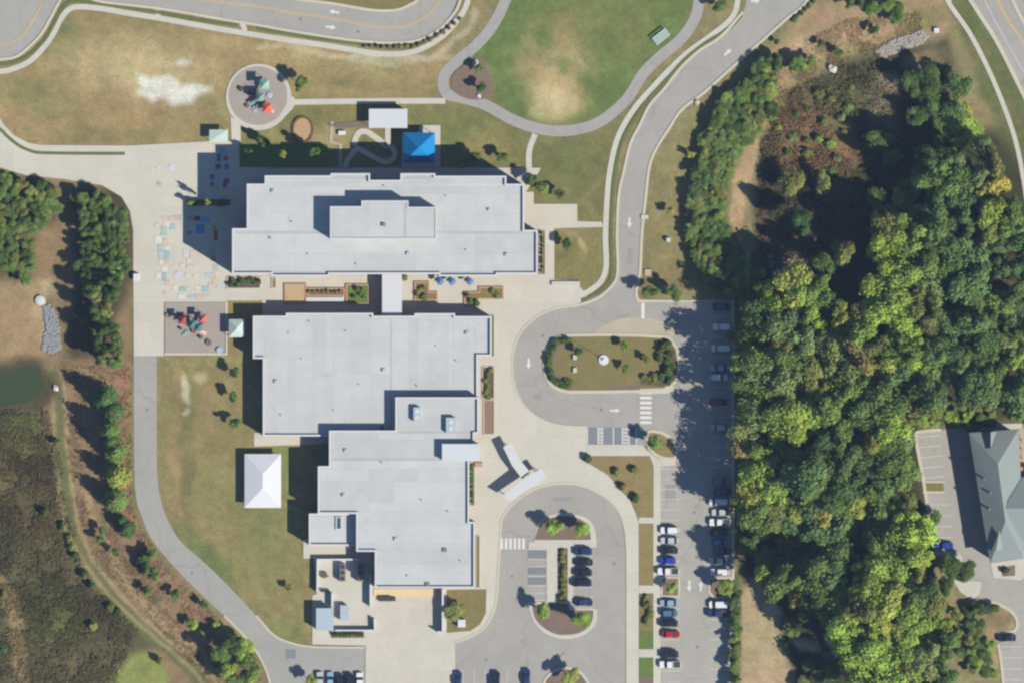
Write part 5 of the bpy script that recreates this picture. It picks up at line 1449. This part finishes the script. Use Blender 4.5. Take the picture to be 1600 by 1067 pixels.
small(893, 1056, 2.2, 5.2, 'yellow', 'yellow green tree on the mulch island at the bottom edge', z=.15)
small(1050, 918, 1.5, 3.8, 'lime', 'small lime tree on the west row mulch island', z=.15); small(1134, 914, 2.6, 6.2, 'bright', 'larger green tree on the east row mulch island', z=.15)
small(1024, 690, 2.2, 5.6, 'green', 'green tree on the teardrop island by the accessible bays', z=.15)
small(486, 1063, 1.6, 4.6, 'yellow', 'yellow green tree at the bottom edge left of the parked cars')
small(712, 952, 3.1, 3.6, 'olive', 'spreading olive tree on the lawn beside the loading yard')
for i, (x, y) in enumerate(((366, 582), (364, 620), (368, 661))):
    small(x, y, 1.4, 4.2, 'green', 'sapling on the west lawn by the school, %s of three in a row' % ('upper', 'middle', 'lower')[i])
small(451, 918, 1.0, 2.4, 'olive', 'lone sapling on the west lawn near the service yard')
small(846, 292, 2.0, 4.6, 'olive', 'olive tree off the corner of the two storey wing'); small(829, 283, 1.8, 4.8, 'dark', 'dark tree nearest the corner of the two storey wing'); small(876, 303, 1.6, 4.0, 'olive', 'olive tree on the lawn above the terrace')
small(885, 380, 1.7, 4.0, 'dark', 'dark low tree at the top corner of the square lawn')
small(441, 240, 1.2, 8.2, 'yellow', 'slim yellow green tree catching the sun in the building shadow'); small(491, 238, 1.3, 7.4, 'green', 'slim green tree in the building shadow beside the garden')
small(388, 236, 1.2, 4.0, 'dark', 'dark tree in the shaded bed behind the school', 'broad')
small(412, 222, 1.6, 4.2, 'dark', 'dark tree at the edge of the shadow above the shaded bed'); small(742, 246, 1.6, 4.6, 'dark', 'dark shrub tree right of the blue shade canopy'); small(786, 245, 1.7, 4.0, 'green', 'green tree on the lawn behind the school corner'); small(725, 255, 1.3, 3.2, 'olive', 'olive shrub tree against the school back wall')
small(297, 317, .9, 3.4, 'yellow', 'yellow green slim tree at the outer end of the plaza bed', z=.2); small(324, 316, .9, 6.8, 'yellow', 'yellow green slim tree at the middle of the plaza bed', z=.2)
small(303, 317, .9, 2.0, 'pine', 'dark shrub between the two slim plaza trees', 'bush', .2); small(345, 317, 1.1, 2.0, 'pine', 'dark shrub at the school end of the plaza bed', 'bush', .2)
# shrubs in beds
def shrubs(pts, r, h, c, label, group, z=.15, name='shrub'):
    for (x, y) in pts:
        tree(x + R(-1, 1), y + R(-1, 1), r * R(.8, 1.2), h * R(.8, 1.2), c, 'bush', label, group, name, z)
shrubs([(360 + k * 5.6, 441 + R(-3, 3)) for k in range(9)], .8, .9, 'dark', 'dark shrub in the planter beneath the wing corner', 'shrubs in the wing corner planter', .3)
arc = catmull([(888, 530), (870, 535), (860, 549), (857, 568), (861, 586), (872, 598), (888, 602)], 4)
shrubs(arc, .9, 1.0, 'dark', 'dark hedge shrub in the curved oval island bed', 'hedge shrubs of the oval island')
shrubs([(886 + R(-6, 8), 596 + R(-5, 8)) for k in range(8)] , .7, .7, 'olive', 'olive shrub in the lower bed end of the oval island', 'low shrubs of the oval island')
shrubs([(1036 + R(-4, 14), 535 + k * 6) for k in range(11)], 1.0, 1.4, 'dark', 'dark shrub at the shaded end of the oval island', 'shrubs at the shaded island end')
shrubs([(1003 + R(0, 30), 592 + R(-4, 6)) for k in range(9)], .8, .9, 'olive', 'olive shrub near the crossing end of the oval island', 'shrubs near the crossing')
shrubs([(879 + R(-4, 4), 862 + k * 7.2) for k in range(11)], .75, .8, 'olive', 'olive shrub between the loop parking rows', 'shrubs between the loop parking rows', .17)
shrubs([(1003 + R(0, 14), 932 + k * 5) for k in range(9)], .8, .9, 'olive', 'olive shrub in the strip beside the long car park', 'shrubs beside the long car park', .2)
shrubs([(570 + k * 9.4, 73 - (max(0, k - 8)) ** 1.35 * 2.6) for k in range(17)], .55, .7, 'brown', 'brownish shrub along the {p}upper road bend', 'shrubs along the upper road bend', .14)
shrubs([(522 + k * 5.4, 991) for k in range(9)], .6, .8, 'dark', 'dark hedge shrub outside the service yard wall', 'hedge outside the service yard', .3)
shrubs([(763 + R(-5, 5), 578 + k * 6) for k in range(8)], .7, .7, 'olive', 'olive shrub in the dark mulch planter by the drop-off', 'shrubs in the dark mulch planter', .2)
shrubs([(738, 727 + k * 7) for k in range(9)], .5, .7, 'green', 'green shrub in the strip below the entrance', 'shrubs in the entrance strip', .2)
shrubs([(847.5 + R(-1, 1), 365 + k * 6.5) for k in range(10)], .5, .7, 'green', 'green shrub in the red mulch strip at the wing end', 'shrubs at the wing end', .25)
shrubs([(484 + k * 7, 456.5) for k in range(8)], .5, .6, 'olive', 'small plant in the long narrow raised bed', 'plants in the long narrow bed', .35)
shrubs([(547 + R(0, 22), 450 + R(0, 20)) for k in range(10)], .6, .8, 'green', 'leafy plant in the square raised bed', 'plants in the square raised bed', .35)
shrubs([(655 + R(-4, 10), 446 + R(0, 20)) for k in range(7)], .6, .7, 'olive', 'leafy plant in the angled raised bed', 'plants in the angled raised bed', .35)
shrubs([(730 + R(0, 12), 461 + R(0, 12)) for k in range(4)] + [(756 + R(0, 26), 454 + R(0, 9)) for k in range(8)], .6, .7, 'olive', 'leafy plant in the stepped raised bed', 'plants in the stepped raised bed', .35)
for (x, y, lab) in ((918, 716, 'dark shrub at the tip of the triangular lawn'), (965, 738, 'brown shrub in the upper part of the triangular lawn'), (993, 736, 'brown shrub by the right side of the triangular lawn'), (975, 762, 'brown shrub in the middle of the triangular lawn'), (994, 778, 'dark shrub at the lower end of the triangular lawn')):
    tree(x, y, R(.9, 1.5), 1.5, 'brown' if 'brown' in lab else 'dark', 'bush', lab, None, None, .15)
for (x, y, c, lab) in ((975, 541, 'green', 'small green tree above the flagpole in the oval island'), (977, 577, 'green', 'small green tree below the flagpole in the oval island'), (903, 549, 'dark', 'dark small tree near the seat blocks in the oval island'), (1011, 562, 'olive', 'small olive tree near the shaded end of the oval island')):
    small(x, y, 1.2, 2.8, c, lab, z=.14)
for (x, y, lab) in ((444, 478, 0), (426, 470, 1)): pass
tree(745, 474, .9, 1.1, 'dark', 'bush', 'dark round shrub at the corner of the stepped raised bed', None, None, .2)
tree(632, 434, .9, 1.0, 'olive', 'bush', 'olive shrub at the foot of the wing beside the covered link', None, None, .2)
tree(470, 905, 1.0, .9, 'brown', 'bush', 'brown shrub at the edge of the west lawn by the yard', None, None, 0) if False else None

def pts_in(poly, n, dmin, tries=6000, taken=None, excl=()):
    xs = [p[0] for p in poly]; ys = [p[1] for p in poly]; out = list(taken or []); base = len(out)
    X = np.array([R(min(xs), max(xs)) for _ in range(tries)]); Y = np.array([R(min(ys), max(ys)) for _ in range(tries)])
    ok = inpoly(poly, X, Y)
    for e in excl: ok &= ~inpoly(e, X, Y)
    for x, y in zip(X[ok], Y[ok]):
        if len(out) - base >= n: break
        if all((x - a) ** 2 + (y - b) ** 2 > dmin * dmin for a, b in out): out.append((x, y))
    return out[base:]
# --- hedgerow between entrance road and wetland
BELT = [(1172, 118), (1205, 118), (1196, 160), (1184, 205), (1152, 228), (1130, 285), (1128, 340), (1150, 392), (1188, 430), (1190, 462), (1132, 456), (1096, 432), (1080, 392), (1079, 335), (1084, 285), (1095, 235), (1118, 185), (1146, 146)]
for (x, y) in pts_in(BELT, 176, 9.0, 14000):
    tree(x, y, R(1.4, 2.4), R(1.9, 3.7), random.choice(['green', 'olive', 'green', 'sage', 'dark', 'dark', 'olive', 'green']), 'broad', '{t} bushy tree in the {p}hedgerow beside the entrance road', 'hedgerow trees beside the entrance road', 'hedge_tree')
for (x, y) in [(1196 + R(-16, 20), 105 + R(-14, 14)) for k in range(9)] + [(1250 + R(-20, 20), 100 + R(-8, 8)) for k in range(6)] + [(1200 + R(-12, 16), 140 + R(-16, 40)) for k in range(9)]:
    tree(x, y, R(1.5, 2.2), R(3, 4.6), random.choice(['green', 'dark', 'bright']), 'broad', 'young {t} tree in the {p}thicket heading the hedgerow', 'thicket at the head of the hedgerow', 'thicket_tree')
for (x, y, s) in ((1283, 68, 1), (1310, 82, 1.1), (1365, 46, 1.2), (1214, 66, .8), (1390, 8, 2.2), (1402, 18, 2.0), (1362, 10, 2.2), (1348, 5, 1.8), (1398, 30, 1.6), (1330, 6, 1.4)):
    tree(x, y, 1.1 * s, 2.4 * s, 'dark' if s < 1.5 else 'green', 'broad', 'small dark bush on the tan slope' if s < 1.5 else 'green tree in the clump above the tan slope', 'bushes on the tan slope' if s < 1.5 else 'clump at the top of the tan slope', 'slope_tree')
shrubs([(1240 + k * 6, 33 - k * 6) for k in range(6)], .7, .8, 'dark', 'dark shrub along the entrance road kerb at the top', 'shrubs along the entrance road kerb', 0)

# --- the wood
def zone(x, y):
    if x < 1215 and y > 470: return 'along the {p}car park edge of the wood', 'trees along the car park edge of the wood'
    if y > 900: return 'at the {p}south end of the wood', 'trees at the south end of the wood'
    if x > 1500 and y < 640: return 'in the {p}wood beside the footpath', 'trees beside the far footpath'
    if x > 1390 and y > 620: return 'in the {p}wood beside the green roofed building', 'trees next to the far car park'
    if y < 420: return 'on the {p}edge of the dark wetland', 'trees on the edge of the wetland'
    if y < 640: return 'in the {p}upper wood', 'trees in the northern half of the wood'
    return 'in the {p}middle of the wood', 'trees in the middle of the wood'
feat = [(1407, 380, 5.2, 'lime'), (1395, 415, 4.6, 'bright'), (1375, 448, 4.6, 'bright'), (1410, 350, 3.6, 'bright'), (1263, 468, 5.0, 'lime'), (1278, 450, 3.6, 'bright'), (1205, 472, 3.6, 'lime'), (1230, 665, 5.6, 'lime'), (1200, 655, 4.4, 'bright'), (1262, 640, 4.6, 'bright'), (1310, 600, 4.8, 'bright'), (1392, 668, 5.2, 'lime'), (1365, 690, 4.2, 'yellow'), (1185, 782, 4.4, 'lime'), (1247, 796, 4.6, 'yellow'), (1287, 803, 3.8, 'gold'), (1402, 835, 5.4, 'lime'), (1385, 880, 5.4, 'bright'), (1365, 915, 5.0, 'bright'), (1408, 905, 4.8, 'bright'), (1440, 975, 4.6, 'lime'), (1452, 1010, 4.6, 'lime'), (1382, 1045, 5.4, 'lime'), (1430, 1050, 4.6, 'bright'), (1247, 930, 2.8, 'gold'), (1163, 700, 4.6, 'brown'), (1345, 950, 5.0, 'olive'), (1345, 560, 4.6, 'brown'), (1343, 495, 4.0, 'gold'), (1370, 545, 4.4, 'olive'), (1550, 292, 4.4, 'gold'), (1552, 335, 5.2, 'bright'), (1545, 366, 3.6, 'yellow'), (1500, 175, 3.4, 'yellow'), (1515, 200, 3.6, 'lime'), (1200, 555, 3.4, 'yellow'), (1230, 560, 4.6, 'green'), (1300, 900, 5.0, 'teal'), (1290, 935, 4.6, 'green'), (1330, 790, 4.4, 'yellow'), (1340, 700, 4.0, 'olive'), (1412, 740, 4.4, 'green'), (1260, 590, 4.8, 'olive'), (1165, 560, 4.4, 'green'), (1168, 600, 4.6, 'dark'), (1172, 640, 4.4, 'teal'), (1166, 525, 4.6, 'dark'), (1175, 490, 4.2, 'dark'), (1420, 545, 4.6, 'green'), (1440, 590, 4.6, 'green'), (1400, 590, 4.6, 'teal')]
F1 = [(1156, 500), (1200, 440), (1250, 440), (1300, 480), (1370, 470), (1372, 340), (1410, 300), (1445, 270), (1480, 210), (1500, 170), (1540, 230), (1575, 300), (1620, 420), (1620, 640), (1560, 625), (1520, 605), (1425, 640), (1406, 690), (1418, 760), (1432, 810), (1446, 870), (1462, 920), (1482, 965), (1492, 1020), (1466, 1090), (1345, 1090), (1330, 1010), (1300, 965), (1225, 925), (1190, 895), (1160, 860), (1156, 740)]
ex = [[(1150, 815), (1290, 825), (1300, 870), (1200, 890), (1150, 880)], [(1285, 330), (1365, 330), (1365, 470), (1330, 480), (1290, 440)], [(1535, 415), (1590, 430), (1590, 470), (1540, 455)]]
allf = [(a[0], a[1]) for a in feat]
wood = [(x, y, r, c) for x, y, r, c in feat]
fill = pts_in(F1, 225, 23, 16000, allf, ex)
YG = lambda x, y, c_, sd: float(vnoise(np.array([x + 3000.0]), np.array([y + 3000.0]), c_, sd)[0])
for (x, y) in fill:
    hue = .75 * YG(x, y, 85, 501) + .25 * YG(x, y, 30, 502) + R(-.07, .07)
    if x > 1430 and y < 640: hue -= .14
    if x < 1190: hue -= .1
    if 1340 < x < 1440 and y > 780: hue += .16
    if 1180 < x < 1300 and 600 < y < 700: hue += .14
    seq = ['teal', 'dark', 'teal', 'green', 'green', 'sage', 'olive', 'green', 'bright', 'yellow', 'bright', 'lime']
    c = seq[int(max(0, min(.999, (hue - .22) / .56)) * len(seq))]
    wood.append((x, y, random.choice([R(2.4, 3.4), R(3.2, 4.6), R(4.2, 5.6)]), c))
for (x, y) in pts_in([(1160, 822), (1285, 828), (1295, 868), (1200, 885), (1162, 870)], 9, 25, 2000):
    wood.append((x, y, R(2.6, 3.6), random.choice(['dark', 'pine', 'teal'])))
for (x, y) in pts_in([(1400, 150), (1440, 110), (1500, 110), (1510, 200), (1450, 290), (1370, 335), (1345, 300), (1370, 230)], 15, 24, 5000, None, [[(1330, 110), (1415, 110), (1425, 205), (1350, 215)]]):
    wood.append((x, y, R(2.6, 4.0), random.choice(['dark', 'dark', 'teal', 'pine'])))  # dark leaf tones put the shade here into the crown colour
for (x, y) in pts_in([(1225, 285), (1290, 265), (1360, 330), (1300, 420), (1250, 390), (1225, 340)], 5, 34, 4000):
    wood.append((x, y, R(2.4, 3.4), random.choice(['dark', 'pine', 'olive'])))  # leaf colour darkened here too, for trees standing in shade
for (x, y, r, c) in wood:
    if (x - 1474) ** 2 + (y - 850) ** 2 < 42 ** 2: continue     # the kerb side stays clear of crowns
    zt, gr = zone(x, y)
    big = r > 4.2
    h = 8 + r * 1.0 + 8.5 * YG(x, y, 55, 601) + R(-2, 2)
    if 1155 < x < 1298 and 818 < y < 888: h = R(5.5, 7.5)
    if y < 345 and x < 1445: h = R(5.5, 7.5)
    if x >= 1445 and y < 420: h = R(15, 18.5) if y > 225 else R(6.5, 8.5)
    if 1190 < x < 1330 and 430 < y < 500: h = R(15, 18)
    if x < 1195 and 480 < y < 790: h = R(9, 20)
    if 1150 < x < 1300 and 780 < y < 830: h = R(14, 17)
    if x > 1380 and x < 1480 and 340 < y < 480: h = R(16, 19)
    tree(x, y, r, h, c, 'broad', '%s %s tree %s' % ('large' if big else 'medium', '{t}', zt), gr, thin=x < 1215 and y < 800)
for (x, y) in [(1530, 952), (1528, 985), (1515, 975), (1540, 1027), (1520, 1030), (1496, 958), (1515, 1000), (1550, 950)]:
    tree(x, y, R(1.3, 2.2), R(2.4, 4), random.choice(['dark', 'green', 'olive']), 'broad', 'small {t} bushy tree on the sandy bank', 'bushes on the sandy bank', 'bank_tree')
for (x, y) in pts_in([(1425, 645), (1470, 632), (1540, 625), (1620, 630), (1620, 655), (1545, 660), (1440, 664)], 26, 11, 3000):
    tree(x, y, R(1.0, 1.9), R(1.4, 3.0), random.choice(['green', 'olive', 'sage', 'bright', 'olive']), 'broad', '{t} scrub bush on the bank above the green roofed building', 'scrub above the green roofed building', 'scrub_bush')
for (x, y) in pts_in([(1500, 945), (1545, 952), (1562, 985), (1548, 1010), (1562, 1067), (1505, 1067), (1498, 1000)], 16, 12, 3000):
    tree(x, y, R(1.0, 2.2), R(1.6, 3.6), random.choice(['green', 'dark', 'olive', 'bright']), 'broad', 'small {t} bushy tree on the sandy bank', 'bushes on the sandy bank', 'bank_tree')
for (x, y, r) in ((1492, 888, 3.4), (1508, 890, 3.0), (1480, 880, 2.6), (1478, 915, 2.4)):
    tree(x, y, r, 5.5, 'dark', 'broad', 'dark tree beside the concrete pad below the blue saloon', 'dark trees by the concrete pad')
small(1462, 808, 1.9, 4, 'green', 'green bush spilling over the kerb above the blue saloon'); small(1520, 666, 2.0, 3.2, 'dark', 'dark shrub off the corner of the green roofed building'); small(1573, 892, 1.0, 1.4, 'dark', 'dark shrub in the bed at the end of the green roofed building', 'bush', .2)
small(1571, 680, 1.2, 1.6, 'dark', 'dark shrub in the red bed beside the green roof', 'bush', .2)
for (x, y) in pts_in([(1215, 190), (1255, 140), (1335, 110), (1340, 220), (1300, 270), (1200, 270)], 18, 17, 4000):
    tree(x, y, R(.8, 1.5), R(1.0, 1.8), random.choice(['green', 'olive', 'sage', 'olive', 'bright']), 'bush', '{t} bush in the {p}brown wetland meadow', 'bushes in the wetland meadow', 'wetland_bush')
# hedge strip right of the long car park
for k in range(20):
    tree(1148 + R(-3, 4), 925 + k * 8, R(1.2, 1.8), R(2.6, 4.2), random.choice(['green', 'dark', 'olive']), 'broad', '{t} hedge tree between {p}car park and dirt strip', 'hedge between car park and dirt strip', 'hedge_tree')
for (x, y) in ((1262, 1040), (1280, 1060), (1255, 1065), (1300, 1050), (1240, 985), (1232, 975)):
    tree(x, y, R(1.6, 2.6), R(3, 5), random.choice(['green', 'olive', 'dark']), 'broad', 'small {t} tree on the bank beside the dirt strip', 'trees on the dirt strip bank', 'bank_tree')

# --- west side
for (x, y) in pts_in([(126, 303), (150, 303), (174, 312), (192, 338), (197, 400), (192, 425), (170, 440), (130, 440), (126, 380)], 54, 13.2, 6000):
    tree(x, y, R(1.6, 2.2), R(4.4, 5.8), random.choice(['pine', 'green', 'dark', 'green']), 'broad', 'round {t} tree in the {p}grove beside the plaza', 'grove beside the plaza', 'grove_tree')
for (x, y) in pts_in([(140, 445), (180, 440), (176, 470), (165, 500), (190, 540), (180, 570), (150, 575), (145, 540), (150, 500)], 17, 15, 3000):
    tree(x, y, R(1.8, 2.4), R(7.5, 9.5), random.choice(['green', 'dark', 'pine', 'olive']), 'broad', 'tall {t} tree below the {p}grove beside the plaza', 'tall trees below the grove', 'grove_tree')
for (x, y) in pts_in([(0, 280), (84, 294), (86, 335), (55, 352), (45, 360), (-20, 350), (-20, 276)], 32, 14, 4000) + pts_in([(0, 350), (35, 360), (52, 400), (54, 430), (35, 440), (10, 410), (-10, 400)], 20, 14, 4000):
    tree(x, y, R(1.6, 2.3), R(2.8, 4.0), random.choice(['green', 'dark', 'olive', 'green']), 'broad', 'bushy {t} tree in the {p}thicket at the west edge', 'thicket at the west edge', 'thicket_tree')
row = [(164, 622, 'pine', 11, 'uppermost tall tree of the row below the grove'), (176, 642, 'dark', 9, 'dark tree second down the row below the grove'), (170, 672, 'green', 12, 'tall green tree in the row beside the service drive'), (172, 690, 'dark', 11, 'dark tree just below the tall green row tree'), (181, 706, 'green', 11, 'rounded green tree midway along the service drive row'), (182, 744, 'yellow', 10, 'yellow green tree in the row beside the service drive'), (180, 781, 'green', 10, 'green tree below the yellow green row tree')]
for (x, y, c, h, lab) in row:
    tree(x, y, R(2.2, 2.8), h, c, 'cone', lab)
for (x, y, h, r, c) in ((198, 826, 6, 1.9, 'dark'), (190, 815, 5, 1.5, 'pine'), (157, 842, 3.6, 1.3, 'green'), (180, 863, 3.6, 1.2, 'green'), (160, 828, 3.5, 1.2, 'green'), (224, 872, 4.6, 1.7, 'dark'), (240, 865, 4, 1.4, 'green'), (240, 896, 4, 1.8, 'green'), (230, 888, 4, 1.6, 'dark'), (231, 922, 3.4, 1.3, 'green'), (275, 928, 3.2, 1.3, 'teal'), (300, 974, 3.2, 1.5, 'bright'), (337, 974, 2.4, 1.1, 'lime'), (319, 944, 3, 1.3, 'dark'), (146, 957, 3, .1, 'lime')):
    if r > .5: tree(x, y, r, h, c, 'cone' if h > 4.5 else 'broad', 'young {t} tree on the slope beside the service drive', 'young trees on the west slope', 'young_tree')
small(147, 979, 1.3, 2.4, 'yellow', 'yellow green bush alone in the dark marsh')
for (x, y, c) in ((346, 1022, 'green'), (357, 1047, 'bright'), (381, 1012, 'bright'), (385, 1030, 'green'), (392, 1052, 'bright'), (372, 1062, 'green'), (365, 1005, 'dark')):
    tree(x, y, R(2.4, 3.0), R(6.5, 8), c, 'broad', 'rounded {t} tree at the bottom bend of the service drive', 'clump at the bottom bend')
for (x, y) in ((100, 822), (108, 842), (113, 853), (117, 867), (132, 896), (143, 914), (174, 948), (6, 928), (5, 1010), (250, 1032), (185, 955), (70, 800), (88, 690)):
    tree(x, y, R(.9, 1.3), R(1.5, 2.4), random.choice(['dark', 'olive', 'dark']), 'bush', '{t} shrub along the marsh track', 'shrubs along the marsh track')

# --- uncountable ground cover
def cover(name, polys, n, size, tall, cols, label, cat, excl=()):
    XS = []; YS = []
    for poly, share in polys:
        xs = [p[0] for p in poly]; ys = [p[1] for p in poly]; m = int(n * share)
        X = rng.uniform(min(xs), max(xs), m * 6); Y = rng.uniform(min(ys), max(ys), m * 6)
        ok = inpoly(poly, X, Y)
        for e in excl: ok &= ~inpoly(e, X, Y)
        # clumped
        nz = vnoise(X + 3000, Y + 3000, 18, 5)
        ok &= rng.random(len(X)) < np.clip((nz - .25) * 2.2, .05, 1)
        XS.append(X[ok][:m]); YS.append(Y[ok][:m])
    X = np.concatenate(XS); Y = np.concatenate(YS); m = len(X)
    base = np.stack([(X - 800) * S, (533.5 - Y) * S, np.zeros(m)], 1)
    k = 12
    P = np.repeat(base, k, 0); N = m * k
    P[:, :2] += rng.normal(0, size * 2.4, (N, 2)); P[:, 2] += rng.uniform(.05, tall, N)
    d = rng.normal(size=(N, 3)); d[:, 2] = np.abs(d[:, 2]) + .5; d /= np.linalg.norm(d, axis=1)[:, None]
    a = np.cross(d, rng.normal(size=(N, 3))); a /= np.linalg.norm(a, axis=1)[:, None]; b = np.cross(d, a)
    s = size * rng.uniform(.5, 1.3, N)[:, None]
    vs = np.stack([P - a * s - b * s * .7, P + a * s - b * s * .7, P + a * s + b * s * .7, P - a * s + b * s * .7], 1).reshape(-1, 3)
    cc = np.array([A(*c)[:3] for c in cols])[rng.integers(0, len(cols), m)]
    gi = np.clip(np.searchsorted(gy, Y), 0, len(gy) - 1); gj = np.clip(np.searchsorted(gx, X), 0, len(gx) - 1)
    cc = .3 * cc + .7 * G[gi, gj]
    cs = np.repeat(cc, k, 0) * 1.6 * rng.uniform(.75, 1.3, N)[:, None]
    me = fast_mesh(name, vs, np.arange(4 * N).reshape(N, 4), np.repeat(cs, 4, 0))
    o = link(name, me, MT['leaf']); o.color = (1, 1, 1, 1); o['kind'] = 'stuff'
    return tag(o, label, cat)
cover('undergrowth', [(F1, .5), ([(1195, 210), (1250, 135), (1340, 95), (1440, 110), (1450, 330), (1300, 420), (1185, 450), (1185, 330)], .5)], 9000, .15, .9, [(92, 100, 60), (74, 84, 50), (110, 96, 62), (120, 100, 70), (84, 74, 52)], 'low undergrowth covering the wetland and the woodland floor', 'undergrowth', [[(1140, 205), (1190, 205), (1180, 400), (1140, 400)]])
cover('marsh_plants', [([(-20, 645), (75, 640), (95, 720), (105, 800), (140, 905), (215, 985), (180, 1070), (-20, 1070)], 1)], 9000, .14, .6, [(92, 84, 58), (80, 76, 50), (112, 98, 66), (104, 104, 60), (84, 70, 54), (120, 112, 70)], 'dark brown marsh plants filling the basin below the pond', 'marsh plants')
cover('rough_grass', [([(100, 570), (205, 570), (206, 790), (260, 890), (400, 1020), (410, 1067), (330, 1067), (150, 880), (110, 760)], .6), ([(1180, 100), (1330, 30), (1440, 20), (1440, 60), (1260, 130), (1200, 190)], .4)], 4200, .10, .22, [(128, 106, 78), (136, 112, 80), (108, 102, 66), (120, 96, 72)], 'rough dry grass tufts on the slopes', 'grass')

# ------------------------------------------------------------------ every copy gets a label of its own
ORD = 'first second third fourth fifth sixth seventh eighth ninth tenth eleventh twelfth thirteenth fourteenth fifteenth sixteenth seventeenth eighteenth nineteenth twentieth'.replace('  ', ' ').split()
byl = {}
for o in list(col.objects):
    l = o.get('label')
    if l and o.parent is None:
        if '{t}' in l: l = l.replace('{t}', TONE.get(o.name, 'green'))
        byl.setdefault(l, []).append(o)
for l, os_ in byl.items():
    if len(os_) == 1:
        os_[0]['label'] = l.replace('{p}', ''); continue
    xs = [o.location.x for o in os_]; ys = [o.location.y for o in os_]
    def ordered(lst, l):
        ex_, ey_ = max(o.location.x for o in lst) - min(o.location.x for o in lst), max(o.location.y for o in lst) - min(o.location.y for o in lst)
        if ey_ >= ex_: lst = sorted(lst, key=lambda o: -o.location.y); side = 'top'
        else: lst = sorted(lst, key=lambda o: o.location.x); side = 'left'
        for i, o in enumerate(lst):
            o['label'] = '%s, %s from the %s' % (l, ORD[i] if i < 20 else ('twenty-' + ORD[i - 20] if i < 29 else 'last'), side) if len(lst) > 1 else l
    if len(os_) <= 14 or '{p}' not in l:
        ordered(os_, l.replace('{p}', ''))
    else:
        srt = sorted(os_, key=lambda o: -o.location.y if max(ys) - min(ys) >= max(xs) - min(xs) else o.location.x)
        vert = max(ys) - min(ys) >= max(xs) - min(xs)
        nb = -(-len(srt) // 14)
        names = {2: ('northern ', 'southern ') if vert else ('western ', 'eastern '), 3: ('northern ', 'central ', 'southern ') if vert else ('western ', 'central ', 'eastern ')}.get(min(nb, 3))
        nb = min(nb, 3)
        for b in range(nb):
            ordered(srt[len(srt) * b // nb:len(srt) * (b + 1) // nb], l.replace('{p}', names[b]))
for o in col.objects:
    g = o.get('group')
    if g and ('{t}' in g or '{p}' in g): o['group'] = g.replace('{t}', '').replace('{p}', '')
